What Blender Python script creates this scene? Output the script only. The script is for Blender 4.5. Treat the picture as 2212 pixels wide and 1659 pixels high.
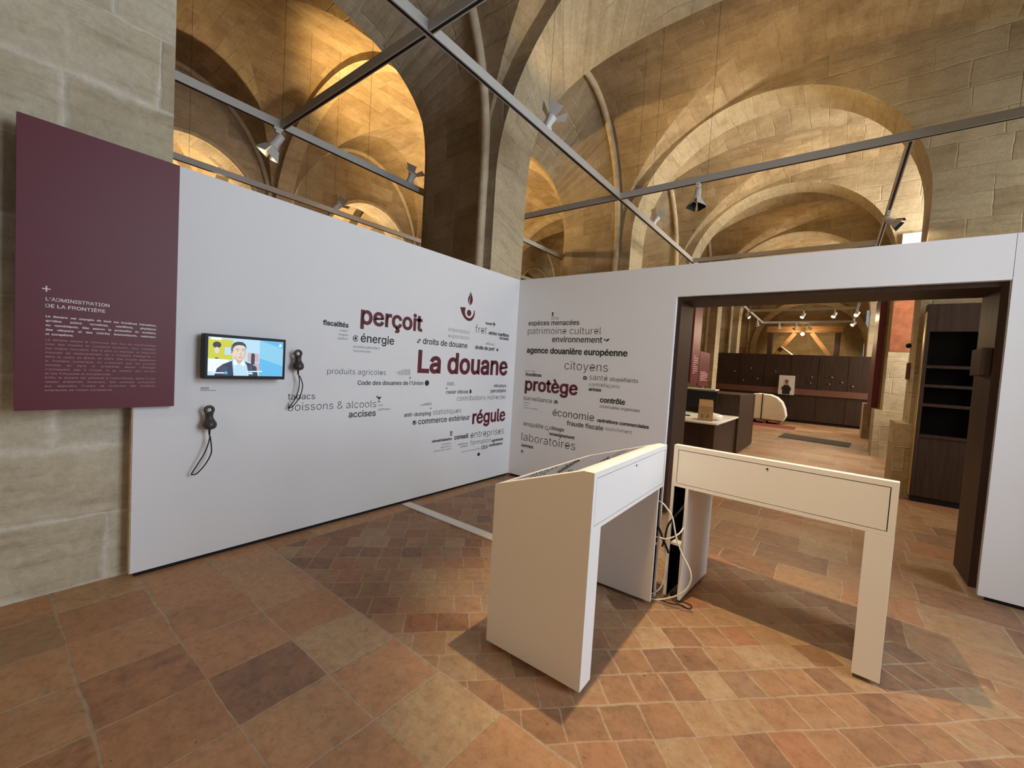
import bpy, bmesh, math, random
from mathutils import Vector, Matrix
PI = math.pi
for o in list(bpy.data.objects):
    bpy.data.objects.remove(o, do_unlink=True)
S = bpy.context.scene
COL = S.collection

# ------------------------------------------------------------------ camera
cam = bpy.data.cameras.new('camera'); cam.sensor_width = 36.0
cam.lens = 901.53 / 2212 * 36.0; cam.clip_start = 0.02; cam.clip_end = 200
camera = bpy.data.objects.new('camera', cam); COL.objects.link(camera)
def rot(rx, ry, rz):
    return (Matrix.Rotation(rz, 3, 'Z') @ Matrix.Rotation(ry, 3, 'Y') @ Matrix.Rotation(rx, 3, 'X'))
camera.matrix_world = Matrix.Translation((3.3695, -4.4230, 1.4704)) @ rot(1.526554, -0.0611487, 0.657847).to_4x4()
S.camera = camera

# ------------------------------------------------------------------ world, exposure
S.view_settings.view_transform = 'Standard'; S.view_settings.look = 'None'
S.view_settings.gamma = 1.0; S.view_settings.use_curve_mapping = False
S.view_settings.exposure = 0.0
W = bpy.data.worlds.new('sky'); S.world = W; W.use_nodes = True
bg = W.node_tree.nodes['Background']
bg.inputs['Color'].default_value = (0.72, 0.84, 1.0, 1); bg.inputs['Strength'].default_value = 0.35

def light(name, kind, loc, energy, color, target=None, size=0.1, size_y=None, angle=60, blend=0.5, parent=None):
    l = bpy.data.lights.new(name, kind); l.energy = energy; l.color = color
    if kind == 'AREA':
        l.shape = 'RECTANGLE'; l.size = size; l.size_y = size_y or size
    elif kind == 'SPOT':
        l.shadow_soft_size = size; l.spot_size = math.radians(angle); l.spot_blend = blend
    else:
        l.shadow_soft_size = size
    o = bpy.data.objects.new(name, l); COL.objects.link(o); o.location = loc
    if target is not None:
        o.rotation_euler = (Vector(target) - Vector(loc)).to_track_quat('-Z', 'Y').to_euler()
    return o
DAY = (0.75, 0.86, 1.0); WARM = (1.0, 0.76, 0.45); AMBER = (1.0, 0.66, 0.27)
# daylight standing in the openings of the right-hand wall and behind the camera
light('daylight_near', 'AREA', (6.95, -5.2, 2.6), 8, DAY, (0, -4.2, 1.6), 2.2, 3.2)
light('daylight_side', 'AREA', (6.95, -1.7, 3.0), 250, DAY, (0, -2.2, 2.6), 2.0, 4.0)
light('daylight_bay', 'AREA', (6.95, 1.85, 3.4), 105, (0.95, 0.97, 0.90), (2, 1.9, 4.0), 1.9, 3.6)
light('daylight_back', 'AREA', (2.0, -9.4, 3.0), 3, (0.9, 0.95, 1.0), (2.5, -2, 2.6), 3.0, 3.0)
light('daylight_middle', 'AREA', (6.95, 5.8, 3.7), 520, (1.0, 0.97, 0.86), (2.6, 7.0, 5.6), 1.6, 1.9)
light('warm_fill', 'SPOT', (2.9, -6.6, 3.85), 205, (1.0, 0.60, 0.24), (2.7, -0.6, 1.6), .15, None, 62, .9)  # three warm fills added behind the camera, with no lamp seen there
light('warm_fill', 'SPOT', (1.9, -7.4, 3.85), 135, (1.0, 0.62, 0.29), (1.85, -4.9, 0), .12, None, 80, .9)
light('warm_fill', 'SPOT', (3.4, -7.4, 3.85), 28, (1.0, 0.62, 0.29), (3.5, -4.9, 0), .12, None, 80, .9)
light('desk_beam', 'SPOT', (2.52, -2.26, 3.80), 450, (1.0, .76, .44), (2.84, -1.84, 0), .025, None, 56, .75)
light('daylight_far', 'AREA', (6.95, 13.7, 2.8), 330, (1.0, 0.93, 0.8), (2, 13.7, 3.5), 1.6, 3.0)

# ------------------------------------------------------------------ node helpers
class NT:
    def __init__(s, name, rough=0.6, spec=0.5, metallic=0.0):
        s.m = bpy.data.materials.new(name); s.m.use_nodes = True
        s.t = s.m.node_tree; s.n = s.t.nodes; s.b = s.n['Principled BSDF']
        s.b.inputs['Roughness'].default_value = rough; s.b.inputs['Metallic'].default_value = metallic
        s.b.inputs['Specular IOR Level'].default_value = spec
    def put(s, sock, v):
        if isinstance(v, bpy.types.NodeSocket): s.t.links.new(v, sock)
        elif v is not None:
            if isinstance(v, tuple) and len(v) == 3 and sock.type == 'RGBA': v = (*v, 1)
            sock.default_value = v
    def math(s, op, a, b=None, c=None, clamp=False):
        n = s.n.new('ShaderNodeMath'); n.operation = op; n.use_clamp = clamp
        s.put(n.inputs[0], a)
        if b is not None: s.put(n.inputs[1], b)
        if c is not None: s.put(n.inputs[2], c)
        return n.outputs[0]
    def sep(s, v):
        n = s.n.new('ShaderNodeSeparateXYZ'); s.put(n.inputs[0], v); return n.outputs
    def comb(s, x=0.0, y=0.0, z=0.0):
        n = s.n.new('ShaderNodeCombineXYZ'); s.put(n.inputs[0], x); s.put(n.inputs[1], y); s.put(n.inputs[2], z); return n.outputs[0]
    def noise(s, vec, scale, detail=3.0, rough=0.55):
        n = s.n.new('ShaderNodeTexNoise'); s.put(n.inputs['Vector'], vec); n.inputs['Scale'].default_value = scale
        n.inputs['Detail'].default_value = detail; n.inputs['Roughness'].default_value = rough; return n.outputs[0]
    def white(s, vec):
        n = s.n.new('ShaderNodeTexWhiteNoise'); n.noise_dimensions = '3D'; s.put(n.inputs['Vector'], vec); return n.outputs['Value']
    def ramp(s, fac, stops, interp='LINEAR'):
        n = s.n.new('ShaderNodeValToRGB'); r = n.color_ramp; r.interpolation = interp
        while len(r.elements) < len(stops): r.elements.new(0.5)
        for e, (p, c) in zip(r.elements, stops): e.position = p; e.color = (*c, 1)
        s.put(n.inputs[0], fac); return n.outputs[0]
    def mix(s, fac, a, b, blend='MIX'):
        n = s.n.new('ShaderNodeMix'); n.data_type = 'RGBA'; n.blend_type = blend
        s.put(n.inputs[0], fac); s.put(n.inputs[6], a); s.put(n.inputs[7], b); return n.outputs[2]
    def mapr(s, v, a, b, c, d):
        n = s.n.new('ShaderNodeMapRange'); s.put(n.inputs[0], v)
        for i, q in enumerate((a, b, c, d)): s.put(n.inputs[i + 1], q)
        return n.outputs[0]
    def uv(s):
        n = s.n.new('ShaderNodeTexCoord'); return n.outputs['UV']
    def obj(s):
        n = s.n.new('ShaderNodeTexCoord'); return n.outputs['Object']
    def bump(s, h, strength=0.3, dist=0.02):
        n = s.n.new('ShaderNodeBump'); n.inputs['Strength'].default_value = strength; n.inputs['Distance'].default_value = dist
        s.put(n.inputs['Height'], h); s.t.links.new(n.outputs[0], s.b.inputs['Normal'])
    def color(s, c): s.put(s.b.inputs['Base Color'], c)

def plain(name, col, rough=0.5, spec=0.5, metallic=0.0, var=0.06, scale=18.0, bump=0.0):
    k = NT(name, rough, spec, metallic); o = k.obj()
    f = k.noise(o, scale, 4.0)
    d = tuple(max(0, c * (1 - var)) for c in col); l = tuple(min(1, c * (1 + var)) for c in col)
    k.color(k.ramp(f, [(0.3, d), (0.7, l)]))
    if bump: k.bump(k.noise(o, scale * 6, 3.0), bump, 0.004)
    return k.m
def glow(name, col, strength):
    m = bpy.data.materials.new(name); m.use_nodes = True; b = m.node_tree.nodes['Principled BSDF']
    b.inputs['Base Color'].default_value = (0, 0, 0, 1)
    b.inputs['Emission Color'].default_value = (*col, 1); b.inputs['Emission Strength'].default_value = strength
    return m

def stone(name, dark, base, light_, joint, course=0.33, length=0.62, seed=0.0, jw=0.012, jamt=0.6, blk=0.42):
    """Ashlar: uv is in metres, v climbs across the courses."""
    k = NT(name, 0.85, 0.2); uv = k.uv(); ob = k.obj()
    u, v, _ = k.sep(uv)
    wob = k.noise(uv, 2.3, 3.0); wob2 = k.noise(uv, 7.0, 2.0)
    v2 = k.math('ADD', v, k.math('MULTIPLY', k.math('SUBTRACT', wob, 0.5), 0.07))
    v2 = k.math('ADD', v2, k.math('MULTIPLY', k.math('SUBTRACT', wob2, 0.5), 0.03))
    vv = k.math('DIVIDE', v2, course); row = k.math('FLOOR', vv); fv = k.math('FRACT', vv)
    r1 = k.white(k.comb(row, seed, 3.7)); r2 = k.white(k.comb(row, seed, 9.1))
    ln = k.math('MULTIPLY_ADD', r2, length * 0.5, length * 0.75)
    uu = k.math('ADD', k.math('DIVIDE', k.math('ADD', u, k.math('MULTIPLY', k.math('SUBTRACT', wob, 0.5), 0.06)), ln), k.math('MULTIPLY', r1, 7.3))
    cell = k.math('FLOOR', uu); fu = k.math('FRACT', uu)
    ev = k.math('MULTIPLY', k.math('MINIMUM', fv, k.math('SUBTRACT', 1.0, fv)), course)
    eu = k.math('MULTIPLY', k.math('MINIMUM', fu, k.math('SUBTRACT', 1.0, fu)), ln)
    e = k.math('MINIMUM', ev, eu)
    jn = k.mapr(k.noise(uv, 1.7, 3.0), 0.35, 0.7, jw * 0.3, jw * 2.0)
    jm = k.math('SUBTRACT', 1.0, k.mapr(e, 0.0, jn, 0.0, 1.0), clamp=True)
    rc = k.white(k.comb(row, cell, seed + 1.3))
    big = k.noise(ob, 0.55, 3.0); mid = k.noise(ob, 3.5, 6.0, 0.65); fine = k.noise(ob, 26.0, 6.0, 0.7)
    t = k.math('ADD', k.math('MULTIPLY', rc, blk), k.math('MULTIPLY', mid, 1.0 - blk))
    c = k.ramp(t, [(0.2, dark), (0.5, base), (0.78, light_)])
    c = k.mix(k.mapr(big, 0.4, 0.68, 0.0, 0.4), c, tuple(x * y for x, y in zip(dark, (0.85, 0.9, 0.95))))
    c = k.mix(k.mapr(k.noise(ob, 9.0, 5.0, 0.7), 0.62, 0.75, 0.0, 0.5), c, dark)
    c = k.mix(k.math('MULTIPLY', jm, jamt), c, joint)
    c = k.mix(0.35, c, k.ramp(fine, [(0.3, (0.35, 0.34, 0.32)), (0.7, (1, 1, 1))]), 'MULTIPLY')
    st = k.noise(k.comb(k.math('MULTIPLY', u, 1.6), k.math('MULTIPLY', v, 11.0), rc), 1.0, 6.0, 0.7)
    c = k.mix(0.55, c, k.ramp(st, [(0.3, (0.52, 0.46, 0.38)), (0.48, (0.95, 0.93, 0.90)), (0.7, (1, 1, 1))]), 'MULTIPLY')
    k.color(c)
    h = k.math('ADD', k.math('MULTIPLY', fine, 0.35), k.math('MULTIPLY', mid, 0.5))
    h = k.math('SUBTRACT', h, k.math('MULTIPLY', jm, 0.45))
    k.bump(h, 0.55, 0.03)
    return k.m

def wood(name, a, b, rough=0.45, axis=2):
    k = NT(name, rough, 0.35); o = k.obj(); x, y, z = k.sep(o)
    p = [x, y, z]
    q = [k.math('MULTIPLY', p[i], 1.6 if i == axis else 28.0) for i in range(3)]
    f = k.noise(k.comb(*q), 1.0, 5.0, 0.6)
    k.color(k.ramp(f, [(0.3, a), (0.7, b)])); k.bump(f, 0.08, 0.003)
    return k.m

def floor_mat():
    k = NT('terracotta_tiles', 0.5, 0.4); o = k.obj(); x, y, z = k.sep(o)
    wx = k.math('MULTIPLY', k.math('SUBTRACT', k.noise(o, 3.1, 3.0), 0.5), 0.035)
    wy = k.math('MULTIPLY', k.math('SUBTRACT', k.noise(k.comb(k.math('ADD', x, 31.0), y, z), 3.1, 3.0), 0.5), 0.035)
    X = k.math('ADD', x, wx); Y = k.math('ADD', y, wy)
    def grid(u, v, pu, pv, off, seed, irregular=0.0):
        vv = k.math('DIVIDE', v, pv); row = k.math('FLOOR', vv); fv = k.math('FRACT', vv)
        r = k.white(k.comb(row, seed, 2.2))
        if irregular:
            pu = k.math('MULTIPLY_ADD', k.white(k.comb(row, seed, 5.5)), pu * irregular, pu * (1 - irregular * 0.5))
        uu = k.math('ADD', k.math('DIVIDE', u, pu), k.math('MULTIPLY', r, off))
        cell = k.math('FLOOR', uu); fu = k.math('FRACT', uu)
        e = k.math('MINIMUM', k.math('MULTIPLY', k.math('MINIMUM', fv, k.math('SUBTRACT', 1.0, fv)), pv),
                   k.math('MULTIPLY', k.math('MINIMUM', fu, k.math('SUBTRACT', 1.0, fu)), pu))
        a = k.white(k.comb(row, cell, seed + 0.7)); b = k.white(k.comb(row, cell, seed + 4.1))
        return e, a, b
    # large square tiles in the near strip, small tiles laid diagonally, slabs beyond the doorway
    eA, aA, bA = grid(k.math('ADD', Y, 4.14), k.math('SUBTRACT', X, 0.185), 0.3625, 0.3625, 0.0, 1.0)
    D = math.sqrt(0.5)
    uB = k.math('MULTIPLY', k.math('ADD', X, Y), D); vB = k.math('MULTIPLY', k.math('SUBTRACT', k.math('SUBTRACT', Y, X), -5.14), D)
    eB, aB, bB = grid(uB, vB, 0.165, 0.176, 0.35, 2.0, 0.22)
    eC, aC, bC = grid(X, Y, 0.44, 0.40, 1.0, 3.0, 0.5)
    inA = k.math('LESS_THAN', Y, -3.05)
    strip = k.math('LESS_THAN', X, 0.17)
    inA = k.math('MAXIMUM', inA, k.math('MULTIPLY', strip, k.math('LESS_THAN', Y, -0.3)))
    edge = k.math('ADD', k.math('ADD', y, 0.75), k.math('MULTIPLY', k.math('SUBTRACT', k.noise(o, 1.1, 2.0), 0.5), 0.5))
    inC = k.math('GREATER_THAN', k.math('ADD', edge, k.math('MULTIPLY', k.math('SUBTRACT', x, 3.0), 0.5)), 0.0)
    def sel(a, b, c):
        q = k.math('ADD', k.math('MULTIPLY', inC, c), k.math('MULTIPLY', k.math('SUBTRACT', 1.0, inC), b))
        return k.math('ADD', k.math('MULTIPLY', inA, a), k.math('MULTIPLY', k.math('SUBTRACT', 1.0, inA), q))
    e = sel(eA, eB, eC); a = sel(aA, aB, aC); b = sel(bA, bB, bC)
    borderA = k.math('ABSOLUTE', k.math('ADD', Y, 3.05))
    e = k.math('MINIMUM', e, k.math('ADD', borderA, k.math('MULTIPLY', inC, 5.0)))
    gw = k.mapr(k.noise(o, 2.0, 2.0), 0.35, 0.65, 0.003, 0.009)
    gm = k.math('SUBTRACT', 1.0, k.mapr(e, k.math('MULTIPLY', gw, 0.6), gw, 0.0, 1.0), clamp=True)
    big = k.noise(o, 2.4, 5.0, 0.65); mid = k.noise(k.comb(x, y, a), 11.0, 6.0, 0.65); fine = k.noise(o, 55.0, 4.0, 0.7)
    t = k.math('ADD', k.math('MULTIPLY', a, 0.5), k.math('MULTIPLY', mid, 0.5))
    c = k.ramp(t, [(0.10, (0.13, 0.075, 0.05)), (0.3, (0.27, 0.140, 0.075)), (0.5, (0.36, 0.195, 0.10)),
                   (0.68, (0.375, 0.24, 0.13)), (0.92, (0.50, 0.375, 0.225))])
    cA = k.ramp(t, [(0.15, (0.21, 0.10, 0.06)), (0.32, (0.45, 0.235, 0.118)), (0.55, (0.51, 0.275, 0.138)), (0.72, (0.50, 0.33, 0.175)), (0.95, (0.54, 0.40, 0.235))])  # large tiles more orange by themselves, also lightened in place of lamp light
    c = k.mix(inA, c, cA)
    c = k.mix(k.math('MULTIPLY', k.math('GREATER_THAN', b, 0.88), 0.5), c, (0.38, 0.15, 0.075))
    c = k.mix(k.math('MULTIPLY', k.math('LESS_THAN', b, 0.10), 0.4), c, (0.17, 0.11, 0.08))
    c = k.mix(k.mapr(big, 0.5, 0.75, 0.0, 0.45), c, (0.20, 0.125, 0.075))
    c = k.mix(k.mapr(k.noise(o, 6.0, 6.0, 0.75), 0.60, 0.72, 0.0, 0.65), c, (0.09, 0.05, 0.034))
    c = k.mix(k.mapr(k.noise(o, 38.0, 3.0, 0.5), 0.70, 0.76, 0.0, 0.75), c, (0.035, 0.02, 0.014))
    c = k.mix(k.mapr(k.noise(k.comb(k.math('MULTIPLY', x, 3.0), k.math('MULTIPLY', y, 14.0), a), 1.0, 4.0), 0.45, 0.7, 0.0, 0.35), c, (0.42, 0.21, 0.10))
    cg = k.mix(k.noise(o, 5.0, 3.0), (0.40, 0.295, 0.19), (0.52, 0.40, 0.275))
    c = k.mix(k.math('MULTIPLY', gm, k.math('MULTIPLY_ADD', inA, 0.25, 0.55)), c, cg)
    c = k.mix(0.45, c, k.ramp(k.noise(o, 20.0, 6.0, 0.75), [(0.32, (0.30, 0.27, 0.24)), (0.5, (0.85, 0.82, 0.78)), (0.66, (1, 1, 1))]), 'MULTIPLY')
    c = k.mix(0.35, c, k.ramp(fine, [(0.3, (0.5, 0.5, 0.5)), (0.7, (1, 1, 1))]), 'MULTIPLY')
    k.color(c)
    k.put(k.b.inputs['Roughness'], k.mapr(mid, 0.3, 0.7, 0.42, 0.68))
    h = k.math('ADD', k.math('MULTIPLY', gm, -0.5), k.math('ADD', k.math('MULTIPLY', mid, 0.35), k.math('MULTIPLY', a, 0.3)))
    k.bump(h, 0.35, 0.012)
    return k.m

M = {}
M['stone'] = stone('limestone_ashlar', (0.30, 0.225, 0.135), (0.48, 0.385, 0.255), (0.60, 0.51, 0.36), (0.64, 0.565, 0.43), 0.34, 0.62, 0.0, 0.010, 0.38, 0.3)
M['vault'] = stone('vault_limestone', (0.27, 0.185, 0.10), (0.44, 0.33, 0.195), (0.57, 0.455, 0.29), (0.50, 0.40, 0.26), 0.24, 0.55, 5.0, 0.007, 0.35, 0.22)
M['arch'] = stone('arch_limestone', (0.40, 0.315, 0.20), (0.56, 0.46, 0.30), (0.65, 0.56, 0.39), (0.50, 0.40, 0.26), 0.36, 0.9, 8.0, 0.006, 0.3, 0.2)
M['greystone'] = stone('grey_limestone', (0.52, 0.43, 0.29), (0.72, 0.64, 0.47), (0.82, 0.76, 0.61), (0.86, 0.82, 0.70), 0.42, 0.85, 2.0, 0.030, 0.75, 0.42)
M['rib'] = plain('rib_stone', (0.56, 0.46, 0.31), 0.8, 0.2, var=0.18, scale=7, bump=0.2)
M['orangeband'] = plain('orange_wall', (0.25, 0.085, 0.04), 0.8, 0.2, var=0.22, scale=9, bump=0.3)
M['floor'] = floor_mat()
M['white'] = plain('white_paint', (0.80, 0.80, 0.80), 0.55, 0.3, var=0.012, scale=2.5)
M['desk'] = plain('white_laminate', (0.82, 0.80, 0.76), 0.42, 0.4, var=0.01, scale=3)
M['gap'] = plain('shadow_gap', (0.008, 0.007, 0.006), 0.9, 0.03)  # near-black painted for shade in the desk gaps, also black backs and joints
M['edge'] = plain('board_edge', (0.50, 0.37, 0.22), 0.7, var=0.2, scale=30)
M['maroon'] = plain('maroon_panel', (0.118, 0.009, 0.019), 0.48, 0.45, var=0.03, scale=4)
M['ink'] = plain('black_vinyl', (0.012, 0.011, 0.012), 0.6)
M['grey'] = plain('grey_vinyl', (0.22, 0.21, 0.21), 0.6)
M['red'] = plain('burgundy_vinyl', (0.115, 0.008, 0.018), 0.5)
M['cream'] = plain('white_vinyl', (0.85, 0.80, 0.80), 0.6)
M['pink'] = plain('pale_vinyl', (0.62, 0.42, 0.42), 0.6)
M['wood'] = wood('dark_wood', (0.024, 0.011, 0.007), (0.050, 0.025, 0.016), 0.5)
M['woodx'] = wood('dark_wood_panel', (0.028, 0.014, 0.009), (0.060, 0.033, 0.022), 0.58)
M['ledge'] = plain('reddish_ledge', (0.17, 0.075, 0.055), 0.5, var=0.1)
M['timber'] = wood('old_timber', (0.11, 0.055, 0.022), (0.26, 0.14, 0.06), 0.7, 0)
M['metal'] = plain('grey_track', (0.50, 0.49, 0.46), 0.45, 0.5, 0.2, var=0.03)
M['lampwhite'] = plain('lamp_white', (0.62, 0.61, 0.58), 0.4, var=0.02)
M['black'] = plain('black_plastic', (0.008, 0.008, 0.009), 0.5, 0.3, var=0.1)
M['rubber'] = plain('dark_grey_plastic', (0.045, 0.04, 0.036), 0.42, var=0.1)
M['cable'] = plain('white_cable', (0.72, 0.70, 0.64), 0.5, var=0.02)
M['brass'] = plain('brass_strip', (0.62, 0.44, 0.20), 0.35, metallic=0.7)
M['card'] = plain('brown_cardboard', (0.36, 0.22, 0.11), 0.8, var=0.1)
M['film'] = plain('white_plastic_film', (0.88, 0.87, 0.83), 0.3, var=0.05, scale=6, bump=0.5)
M['mat'] = plain('grey_floor_mat', (0.055, 0.05, 0.048), 0.95, var=0.2)
M['redmat'] = plain('red_floor_sheet', (0.15, 0.012, 0.014), 0.7, var=0.1)
M['pallet'] = plain('brown_pallet', (0.20, 0.11, 0.06), 0.8, var=0.2)
M['lens'] = glow('lamp_lens', (1.0, 0.86, 0.58), 9.0)
M['lensoff'] = plain('lamp_lens_off', (0.4, 0.36, 0.28), 0.2)
k = NT('black_glass', 0.025, 0.5); k.color((0.62, 0.60, 0.61)); k.b.inputs['Metallic'].default_value = 1.0; M['glass'] = k.m

# ------------------------------------------------------------------ mesh helpers
class MB:
    def __init__(s): s.v = []; s.f = []; s.uv = []; s.mi = []; s.sm = []
    def face(s, pts, uvs=None, mi=0, smooth=False):
        i = len(s.v); s.v += [tuple(p) for p in pts]; s.f.append(tuple(range(i, i + len(pts))))
        if uvs is None: uvs = [(p[0] + p[1], p[2]) for p in pts]
        s.uv.append(uvs); s.mi.append(mi); s.sm.append(smooth); return s
    def box(s, a, b, mi=0):
        x0, y0, z0 = a; x1, y1, z1 = b
        if x0 > x1: x0, x1 = x1, x0
        if y0 > y1: y0, y1 = y1, y0
        if z0 > z1: z0, z1 = z1, z0
        P = lambda i, j, k: ((x0, x1)[i], (y0, y1)[j], (z0, z1)[k])
        for q in (((0,0,0),(1,0,0),(1,0,1),(0,0,1)), ((1,1,0),(0,1,0),(0,1,1),(1,1,1)), ((0,1,0),(0,0,0),(0,0,1),(0,1,1)),
                  ((1,0,0),(1,1,0),(1,1,1),(1,0,1)), ((0,0,1),(1,0,1),(1,1,1),(0,1,1)), ((0,1,0),(1,1,0),(1,0,0),(0,0,0))):
            pts = [P(*t) for t in q]
            n = [i for i in range(3) if len({p[i] for p in pts}) == 1][0]
            uv = [((p[1], p[2]), (p[0], p[2]), (p[0], p[1]))[n] for p in pts]
            s.face(pts, uv, mi)
        return s
    def prism(s, poly, axis, a, b, mi=0):
        """poly: 2-D outline in the two other axes; swept from a to b along axis."""
        def P(q, t):
            l = list(q); l.insert(axis, t); return tuple(l)
        n = len(poly)
        s.face([P(q, a) for q in poly], [tuple(q) for q in poly], mi); s.face([P(q, b) for q in reversed(poly)], [tuple(q) for q in reversed(poly)], mi)
        for i in range(n):
            p, q = poly[i], poly[(i + 1) % n]
            d = math.dist(p, q)
            s.face([P(q, a), P(p, a), P(p, b), P(q, b)], [(d, a), (0, a), (0, b), (d, b)], mi)
        return s
    def tube(s, path, r, n=10, closed=False, mi=0, cap=True):
        path = [Vector(p) for p in path]; N = len(path); rings = []
        R = r if isinstance(r, (list, tuple)) else [r] * N
        t0 = (path[1] - path[0]).normalized(); up = Vector((0, 0, 1)) if abs(t0.z) < 0.9 else Vector((1, 0, 0))
        nrm = (up - t0 * up.dot(t0)).normalized()
        for i, p in enumerate(path):
            if closed: t = path[(i + 1) % N] - path[i - 1]
            else: t = path[min(i + 1, N - 1)] - path[max(i - 1, 0)]
            t.normalize(); nrm = (nrm - t * nrm.dot(t)).normalized(); bi = t.cross(nrm)
            rings.append([p + (nrm * math.cos(2 * PI * j / n) + bi * math.sin(2 * PI * j / n)) * R[i] for j in range(n)])
        for i in range(N if closed else N - 1):
            A, B = rings[i], rings[(i + 1) % N]
            for j in range(n):
                s.face([A[j], A[(j + 1) % n], B[(j + 1) % n], B[j]], None, mi, True)
        if not closed and cap: s.face(list(reversed(rings[0])), None, mi); s.face(rings[-1], None, mi)
        return s
    def lathe(s, prof, n=20, mat=None, mi=0):
        """prof: (radius, z) pairs, turned about z, then moved by matrix mat."""
        mat = mat or Matrix.Identity(4)
        R = [[mat @ Vector((r * math.cos(2 * PI * j / n), r * math.sin(2 * PI * j / n), z)) for j in range(n)] for r, z in prof]
        for A, B in zip(R, R[1:]):
            for j in range(n): s.face([A[j], A[(j + 1) % n], B[(j + 1) % n], B[j]], None, mi, True)
        s.face(list(reversed(R[0])), None, mi); s.face(R[-1], None, mi); return s
    def build(s, name, mats, parent=None, merge=True, bevel=0):
        me = bpy.data.meshes.new(name); me.from_pydata(s.v, [], s.f)
        ul = me.uv_layers.new(name='uv')
        flat = [c for f in s.uv for uvp in f for c in uvp]
        ul.data.foreach_set('uv', flat)
        me.polygons.foreach_set('material_index', s.mi); me.polygons.foreach_set('use_smooth', s.sm)
        if not isinstance(mats, (list, tuple)): mats = [mats]
        for m in mats: me.materials.append(m)
        if merge:
            bm = bmesh.new(); bm.from_mesh(me); bmesh.ops.remove_doubles(bm, verts=bm.verts, dist=1e-5)
            bm.to_mesh(me); bm.free()
        me.update()
        o = bpy.data.objects.new(name, me); COL.objects.link(o)
        if parent: o.parent = parent
        if bevel:
            b = o.modifiers.new('bevel', 'BEVEL'); b.width = bevel; b.segments = 2; b.limit_method = 'ANGLE'
        return o
def tag(o, label=None, cat=None, group=None, kind=None):
    if label: o['label'] = label
    if cat: o['category'] = cat
    if group: o['group'] = group
    if kind: o['kind'] = kind
    return o
def thing(name, label, cat, loc=(0, 0, 0), rz=0.0, group=None):
    o = bpy.data.objects.new(name, None); COL.objects.link(o); o.location = loc; o.rotation_euler = (0, 0, rz)
    o.empty_display_size = 0.1
    return tag(o, label, cat, group)
def struct(o, label=None): return tag(o, label, None, None, 'structure')
def spline(pts, n=8):
    """Catmull-Rom through pts."""
    P = [Vector(p) for p in pts]; P = [P[0] * 2 - P[1]] + P + [P[-1] * 2 - P[-2]]; out = []
    for i in range(1, len(P) - 2):
        a, b, c, d = P[i - 1:i + 3]
        for j in range(n):
            t = j / n
            out.append(0.5 * ((2 * b) + (c - a) * t + (2 * a - 5 * b + 4 * c - d) * t * t + (3 * b - a - 3 * c + d) * t ** 3))
    out.append(P[-2]); return out
# ------------------------------------------------------------------ the vaulted hall
PER = 3.95; TH = 0.66; A0Y = -0.49                       # spacing and thickness of the cross arches
YF = [A0Y + PER * k for k in range(5)]; YF[1] = 3.5
YB = [y + TH for y in YF]
XL, XFAR, XR = -0.30, -1.50, 6.70                         # arcade faces and right-hand wall
ZS, VB = 4.05, 2.40                                       # springing and rise of the nave vault
XC, XA = (XL + XR) / 2, (XR - XL) / 2
BAYS = [(-9.0, -3.63), (-3.63, YF[0])] + [(YB[i], YF[i + 1]) for i in range(4)] + [(YB[4], 20.0)]
def vault_z(x, y, y0, y1):
    t = max(-1, min(1, (y - (y0 + y1) / 2) / ((y1 - y0) / 2))); s_ = max(-1, min(1, (x - XC) / XA))
    return ZS + VB * max(math.sqrt(1 - t * t), math.sqrt(1 - s_ * s_))

def groin(mb, x0, x1, y0, y1, zs, b, N=28):
    xc, xa, yc, ya = (x0 + x1) / 2, (x1 - x0) / 2, (y0 + y1) / 2, (y1 - y0) / 2
    A = [-PI / 2 + PI * i / N for i in range(N + 1)]
    def P(i, j): return (xc + xa * math.sin(A[i]), yc + ya * math.sin(A[j]), zs + b * max(math.cos(A[i]), math.cos(A[j])))
    arcx = [xa * 0.85 * a for a in A]; arcy = [ya * 1.25 * a for a in A]
    def tri(*q):
        ci = sum(abs(A[i]) for i, j in q) / len(q); cj = sum(abs(A[j]) for i, j in q) / len(q)
        pts = [P(i, j) for i, j in q]
        if ci > cj: uv = [(p[0] + 40, arcy[j] + 20) for p, (i, j) in zip(pts, q)]
        else: uv = [(p[1] + 80, arcx[i] + 60) for p, (i, j) in zip(pts, q)]
        mb.face(pts, uv, 0, True)
    for i in range(N):
        for j in range(N):
            a, b_, c, d = (i, j), (i, j + 1), (i + 1, j + 1), (i + 1, j)
            if i == j: tri(a, b_, c); tri(a, c, d)
            elif i + j == N - 1: tri(a, b_, d); tri(b_, c, d)
            else: tri(a, b_, c, d)
def smooth_by_cell(o, ang=0.35):
    me = o.data; bm = bmesh.new(); bm.from_mesh(me)
    for e in bm.edges:
        if len(e.link_faces) == 2 and e.calc_face_angle(0) > ang: e.smooth = False
    bm.to_mesh(me); bm.free()
def arch_pts(c, a, zs, b, n=28, e=2.0):
    """from the left foot over the crown to the right foot, as (across, height)."""
    out = [(c - a, 0.0), (c - a, zs * 0.5)]
    for i in range(n + 1):
        t = PI - PI * i / n; cs, sn = math.cos(t), math.sin(t)
        out.append((c + a * math.copysign(abs(cs) ** (2 / e), cs), zs + b * abs(sn) ** (2 / e)))
    return out + [(c + a, zs * 0.5), (c + a, 0.0)]
def loft(mb, A, B, fa, fb, ua, ub, mi=0, v0=0.0, flip=False):
    """strip between two outlines; fa, fb put an outline point into space."""
    L_ = v0
    for i in range(len(A) - 1):
        d = math.dist(A[i], A[i + 1])
        pts = [fa(A[i]), fa(A[i + 1]), fb(B[i + 1]), fb(B[i])]; uv = [(ua, L_), (ua, L_ + d), (ub, L_ + d), (ub, L_)]
        if flip: pts.reverse(); uv.reverse()
        mb.face(pts, uv, mi, False); L_ += d

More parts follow.
